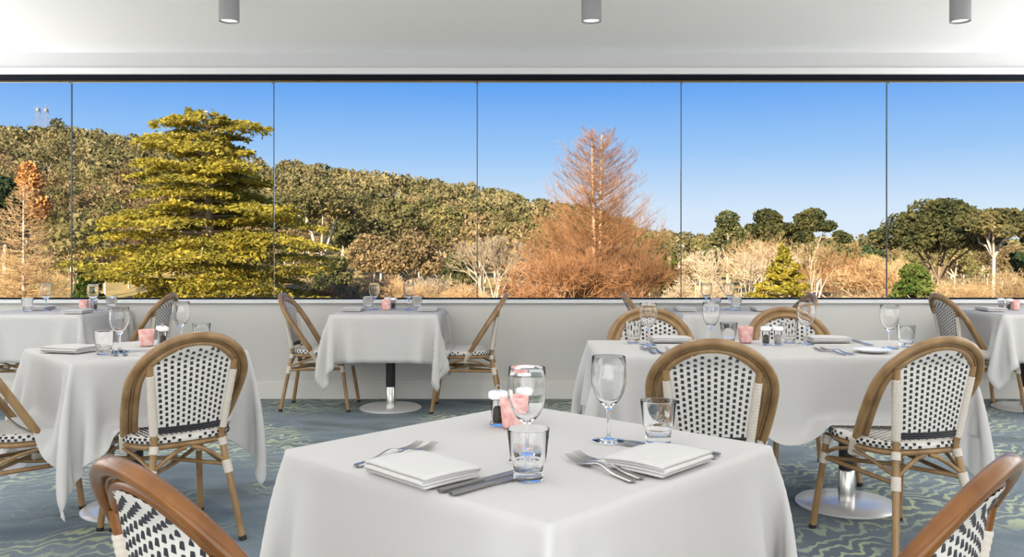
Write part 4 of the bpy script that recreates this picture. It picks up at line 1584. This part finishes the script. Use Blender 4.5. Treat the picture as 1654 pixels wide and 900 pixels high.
# columnar pair and the house beyond
for px, lab in ((1074, 'left one of two slim grey-green cypresses by the pale house'), (1089, 'right one of two slim grey-green cypresses by the pale house')):
    L = place(px, 70)
    hh = top_h(408, L)
    n = 900
    q = rg.random(n)
    a = rg.uniform(0, 2 * PI, n)
    rad = 0.32 * np.sin(np.clip(q * 0.9 + 0.1, 0, 1) * PI) ** 0.6
    lf = cards(np.stack([np.cos(a) * rad, np.sin(a) * rad, 0.3 + q * (hh - 0.3)], 1), 0.2, rg)
    plant('cypress', lab, 'tree', L, 0, [('trunk', trunk_rods([(0, 0, 0), (0, 0, hh * 0.5), (0, 0, hh * 0.9)], [0.1, 0.08, 0.03]), M['bark'], None), ('foliage', lf, M['green'], 'stuff')],
          'slim cypresses')
hx, hy, hz = place(1099, 165)
hs = empty('house', (hx, hy, hz - 1.2))
tag(hs, 'small pale house half hidden by trees at the fourth glass joint', 'house')
MB().box(-3.2, 3.2, -2.5, 2.5, 0, 4.2).build('wall', M['house_wall'], hs, smooth=False)
MB().add([(-3.6, -2.9, 4.2), (3.6, -2.9, 4.2), (3.6, 2.9, 4.2), (-3.6, 2.9, 4.2), (-3.0, 0, 5.6), (3.0, 0, 5.6)],
         [(0, 1, 5, 4), (2, 3, 4, 5), (1, 2, 5), (3, 0, 4), (3, 2, 1, 0)]).build('roof', M['house_roof'], hs, smooth=False)
for x in (-1.6, 0.8):
    w_ = MB().box(x, x + 1.1, -2.56, -2.5, 2.0, 3.3).build('window', M['house_roof'], hs, smooth=False)
    MB().box(x + 0.1, x + 1.0, -2.58, -2.565, 2.1, 3.2).build('window_glass', M['black_frame'], w_, smooth=False)
# two masts on the ridge
for px, lab, top in ((61, 'left of the two lattice radio masts on the ridge', 172), (74, 'right of the two lattice radio masts on the ridge', 173)):
    L = place(px, 298)
    hh = top_h(top, L)
    m_ = empty('radio_mast', L)
    tag(m_, lab, 'mast', 'radio masts on the ridge')
    w2 = 0.6
    for cx_, cy_ in ((-w2, -w2), (w2, -w2), (w2, w2), (-w2, w2)):
        MB().tube([(cx_ * 1.3, cy_ * 1.3, 0), (cx_, cy_, hh)], 0.07, 6).build('leg', M['tower'], m_)
    bz = MB()
    k = 0
    z = 1.0
    while z < hh - 1.5:
        s = 1 if k % 2 else -1
        bz.tube([(-w2 * s * 1.1, -w2 * 1.1, z), (w2 * s * 1.1, -w2 * 1.1, z + 1.5)], 0.045, 5)
        bz.tube([(-w2 * s * 1.1, w2 * 1.1, z), (w2 * s * 1.1, w2 * 1.1, z + 1.5)], 0.045, 5)
        z += 1.5
        k += 1
    bz.build('lattice', M['tower'], m_)
    MB().lathe([(0, hh - 1.6), (0.6, hh - 1.6), (0.6, hh - 0.6), (0, hh - 0.6)], 12).build('antenna_drum', M['tower'], m_)
    MB().tube([(0, 0, hh - 0.2), (0, 0, hh + 1.2)], 0.10, 6).build('whip', M['tower'], m_)

# the wooded hill: the nearest trees singly, the rest as one mass
def hill_tree(rng, n, size, w, h):
    k = 9
    cl = []
    for i in range(k):
        az = i * 2.399
        rad = math.sqrt((i + 0.5) / k) * 0.36 * w
        cl.append((math.cos(az) * rad, math.sin(az) * rad, h * (0.80 - 0.25 * (rad / (0.36 * w)) ** 2 + rng.uniform(-0.10, 0.08)), w * rng.uniform(0.17, 0.27), 0.75))
    C_ = []
    for (x, y, z, r, fl) in cl:
        m_ = n // k
        d = rng.normal(size=(m_, 3))
        d /= np.linalg.norm(d, axis=1)[:, None]
        d *= (r * rng.uniform(0.6, 1.05, m_))[:, None]
        d[:, 2] *= fl
        C_.append(np.array((x, y, z)) + d)
    lf_ = cards(np.concatenate(C_), size, rng)
    P0 = [(0, 0, 0)] + [(0, 0, h * 0.35)] * 4
    P1 = [(0, 0, h * 0.4)] + [(c[0] * 0.9, c[1] * 0.9, c[2]) for c in cl[4:8]]
    R0 = [0.022 * h] + [0.014 * h] * 4
    R1 = [0.016 * h] + [0.006 * h] * 4
    return prisms(np.array(P0, float), np.array(P1, float), np.array(R0), np.array(R1)), lf_


variants = []
for k, mk in enumerate(('gum', 'gum', 'gum_brown', 'gum', 'gum_dark', 'gum_brown', 'gum_brown')):
    wood, lf = hill_tree(rg, 900, 0.27, 5.4, 7.6)
    V, F, I = join(wood, lf)
    variants.append(fast_mesh('hill_tree', V, F, [M['pale_bark'], M[mk]], I))
named = [(o.location.x, o.location.y) for o in C.objects if o.get('category') == 'tree']
pos = []
tries = 0
cell = {}
while len(pos) < 1350 and tries < 60000:
    tries += 1
    Y = math.sqrt(rg.uniform(72 ** 2, 330 ** 2))
    px = rg.uniform(-130, 1800)
    x = ex(px, Y)
    dmin = 3.7 + Y * 0.006
    ck = (int(x // 6), int(Y // 6))
    if any((x - a) ** 2 + (Y - b) ** 2 < dmin * dmin for i in (-1, 0, 1) for j in (-1, 0, 1) for a, b in cell.get((ck[0] + i, ck[1] + j), ())):
        continue
    if abs(px - 1099) < 14 and Y < 170:
        continue
    if px > 1060 and rg.random() < 0.15:
        continue
    if any((x - a) ** 2 + (Y - b) ** 2 < 30 for a, b in named):
        continue
    if (px < 110 and Y < 98) or (px > 900 and Y < 92):
        continue
    pos.append((x, Y, px))
    cell.setdefault(ck, []).append((x, Y))
pos.sort(key=lambda p: p[1])
SINGLE = 280
vis = 0
mass = []
for i, (x, Y, px) in enumerate(pos):
    z = float(ground_z(x, Y)) - 0.2
    s = rg.uniform(0.75, 1.25) * (1.0 if px < 1000 else 0.75)
    if vis < SINGLE and 0 < px < 1654:
        vis += 1
        me = variants[int(rg.integers(0, len(variants)))]
        o = D.objects.new('hill_tree', me)
        C.objects.link(o)
        o.location, o.rotation_euler, o.scale = (x, Y, z), (0, 0, rg.uniform(0, 6.28)), (s, s, s * rg.uniform(0.85, 1.15))
        tag(o, 'one of the olive-brown gum trees of the forest on the hill', 'tree', 'forest trees on the hill')
    else:
        mass.append((x, Y, z, s, Y))
fv, ff, off = [], [], 0
base_sets = [hill_tree(rg, 230, 0.62, 6.0, 8.0)[1] for _ in range(6)]
wood_sets = [hill_tree(rg, 9, 0.5, 6.0, 8.0)[0] for _ in range(4)]
wv, wff, woff = [], [], 0
for i, (x, Y, z, s, _) in enumerate(mass):
    v, f = base_sets[i % 6]
    th = rg.uniform(0, 6.28)
    R_ = np.array(((math.cos(th), -math.sin(th), 0), (math.sin(th), math.cos(th), 0), (0, 0, rg.uniform(0.85, 1.2))))
    fv.append((v @ R_.T) * s + np.array((x, Y, z)))
    ff.append(f + off)
    off += len(v)
    v, f = wood_sets[i % 4]
    wv.append((v @ R_.T) * s + np.array((x, Y, z)))
    wff.append(f + woff)
    woff += len(v)
V, F, I = join((np.concatenate(wv), np.concatenate(wff)), (np.concatenate(fv), np.concatenate(ff)))
fo = link_mesh(fast_mesh('distant_forest', V, F, [M['pale_bark'], M['forest']], I), 'distant_forest', smooth=False)
tag(fo, 'olive-brown forest covering the upper hill up to the ridge', 'forest', kind='stuff')
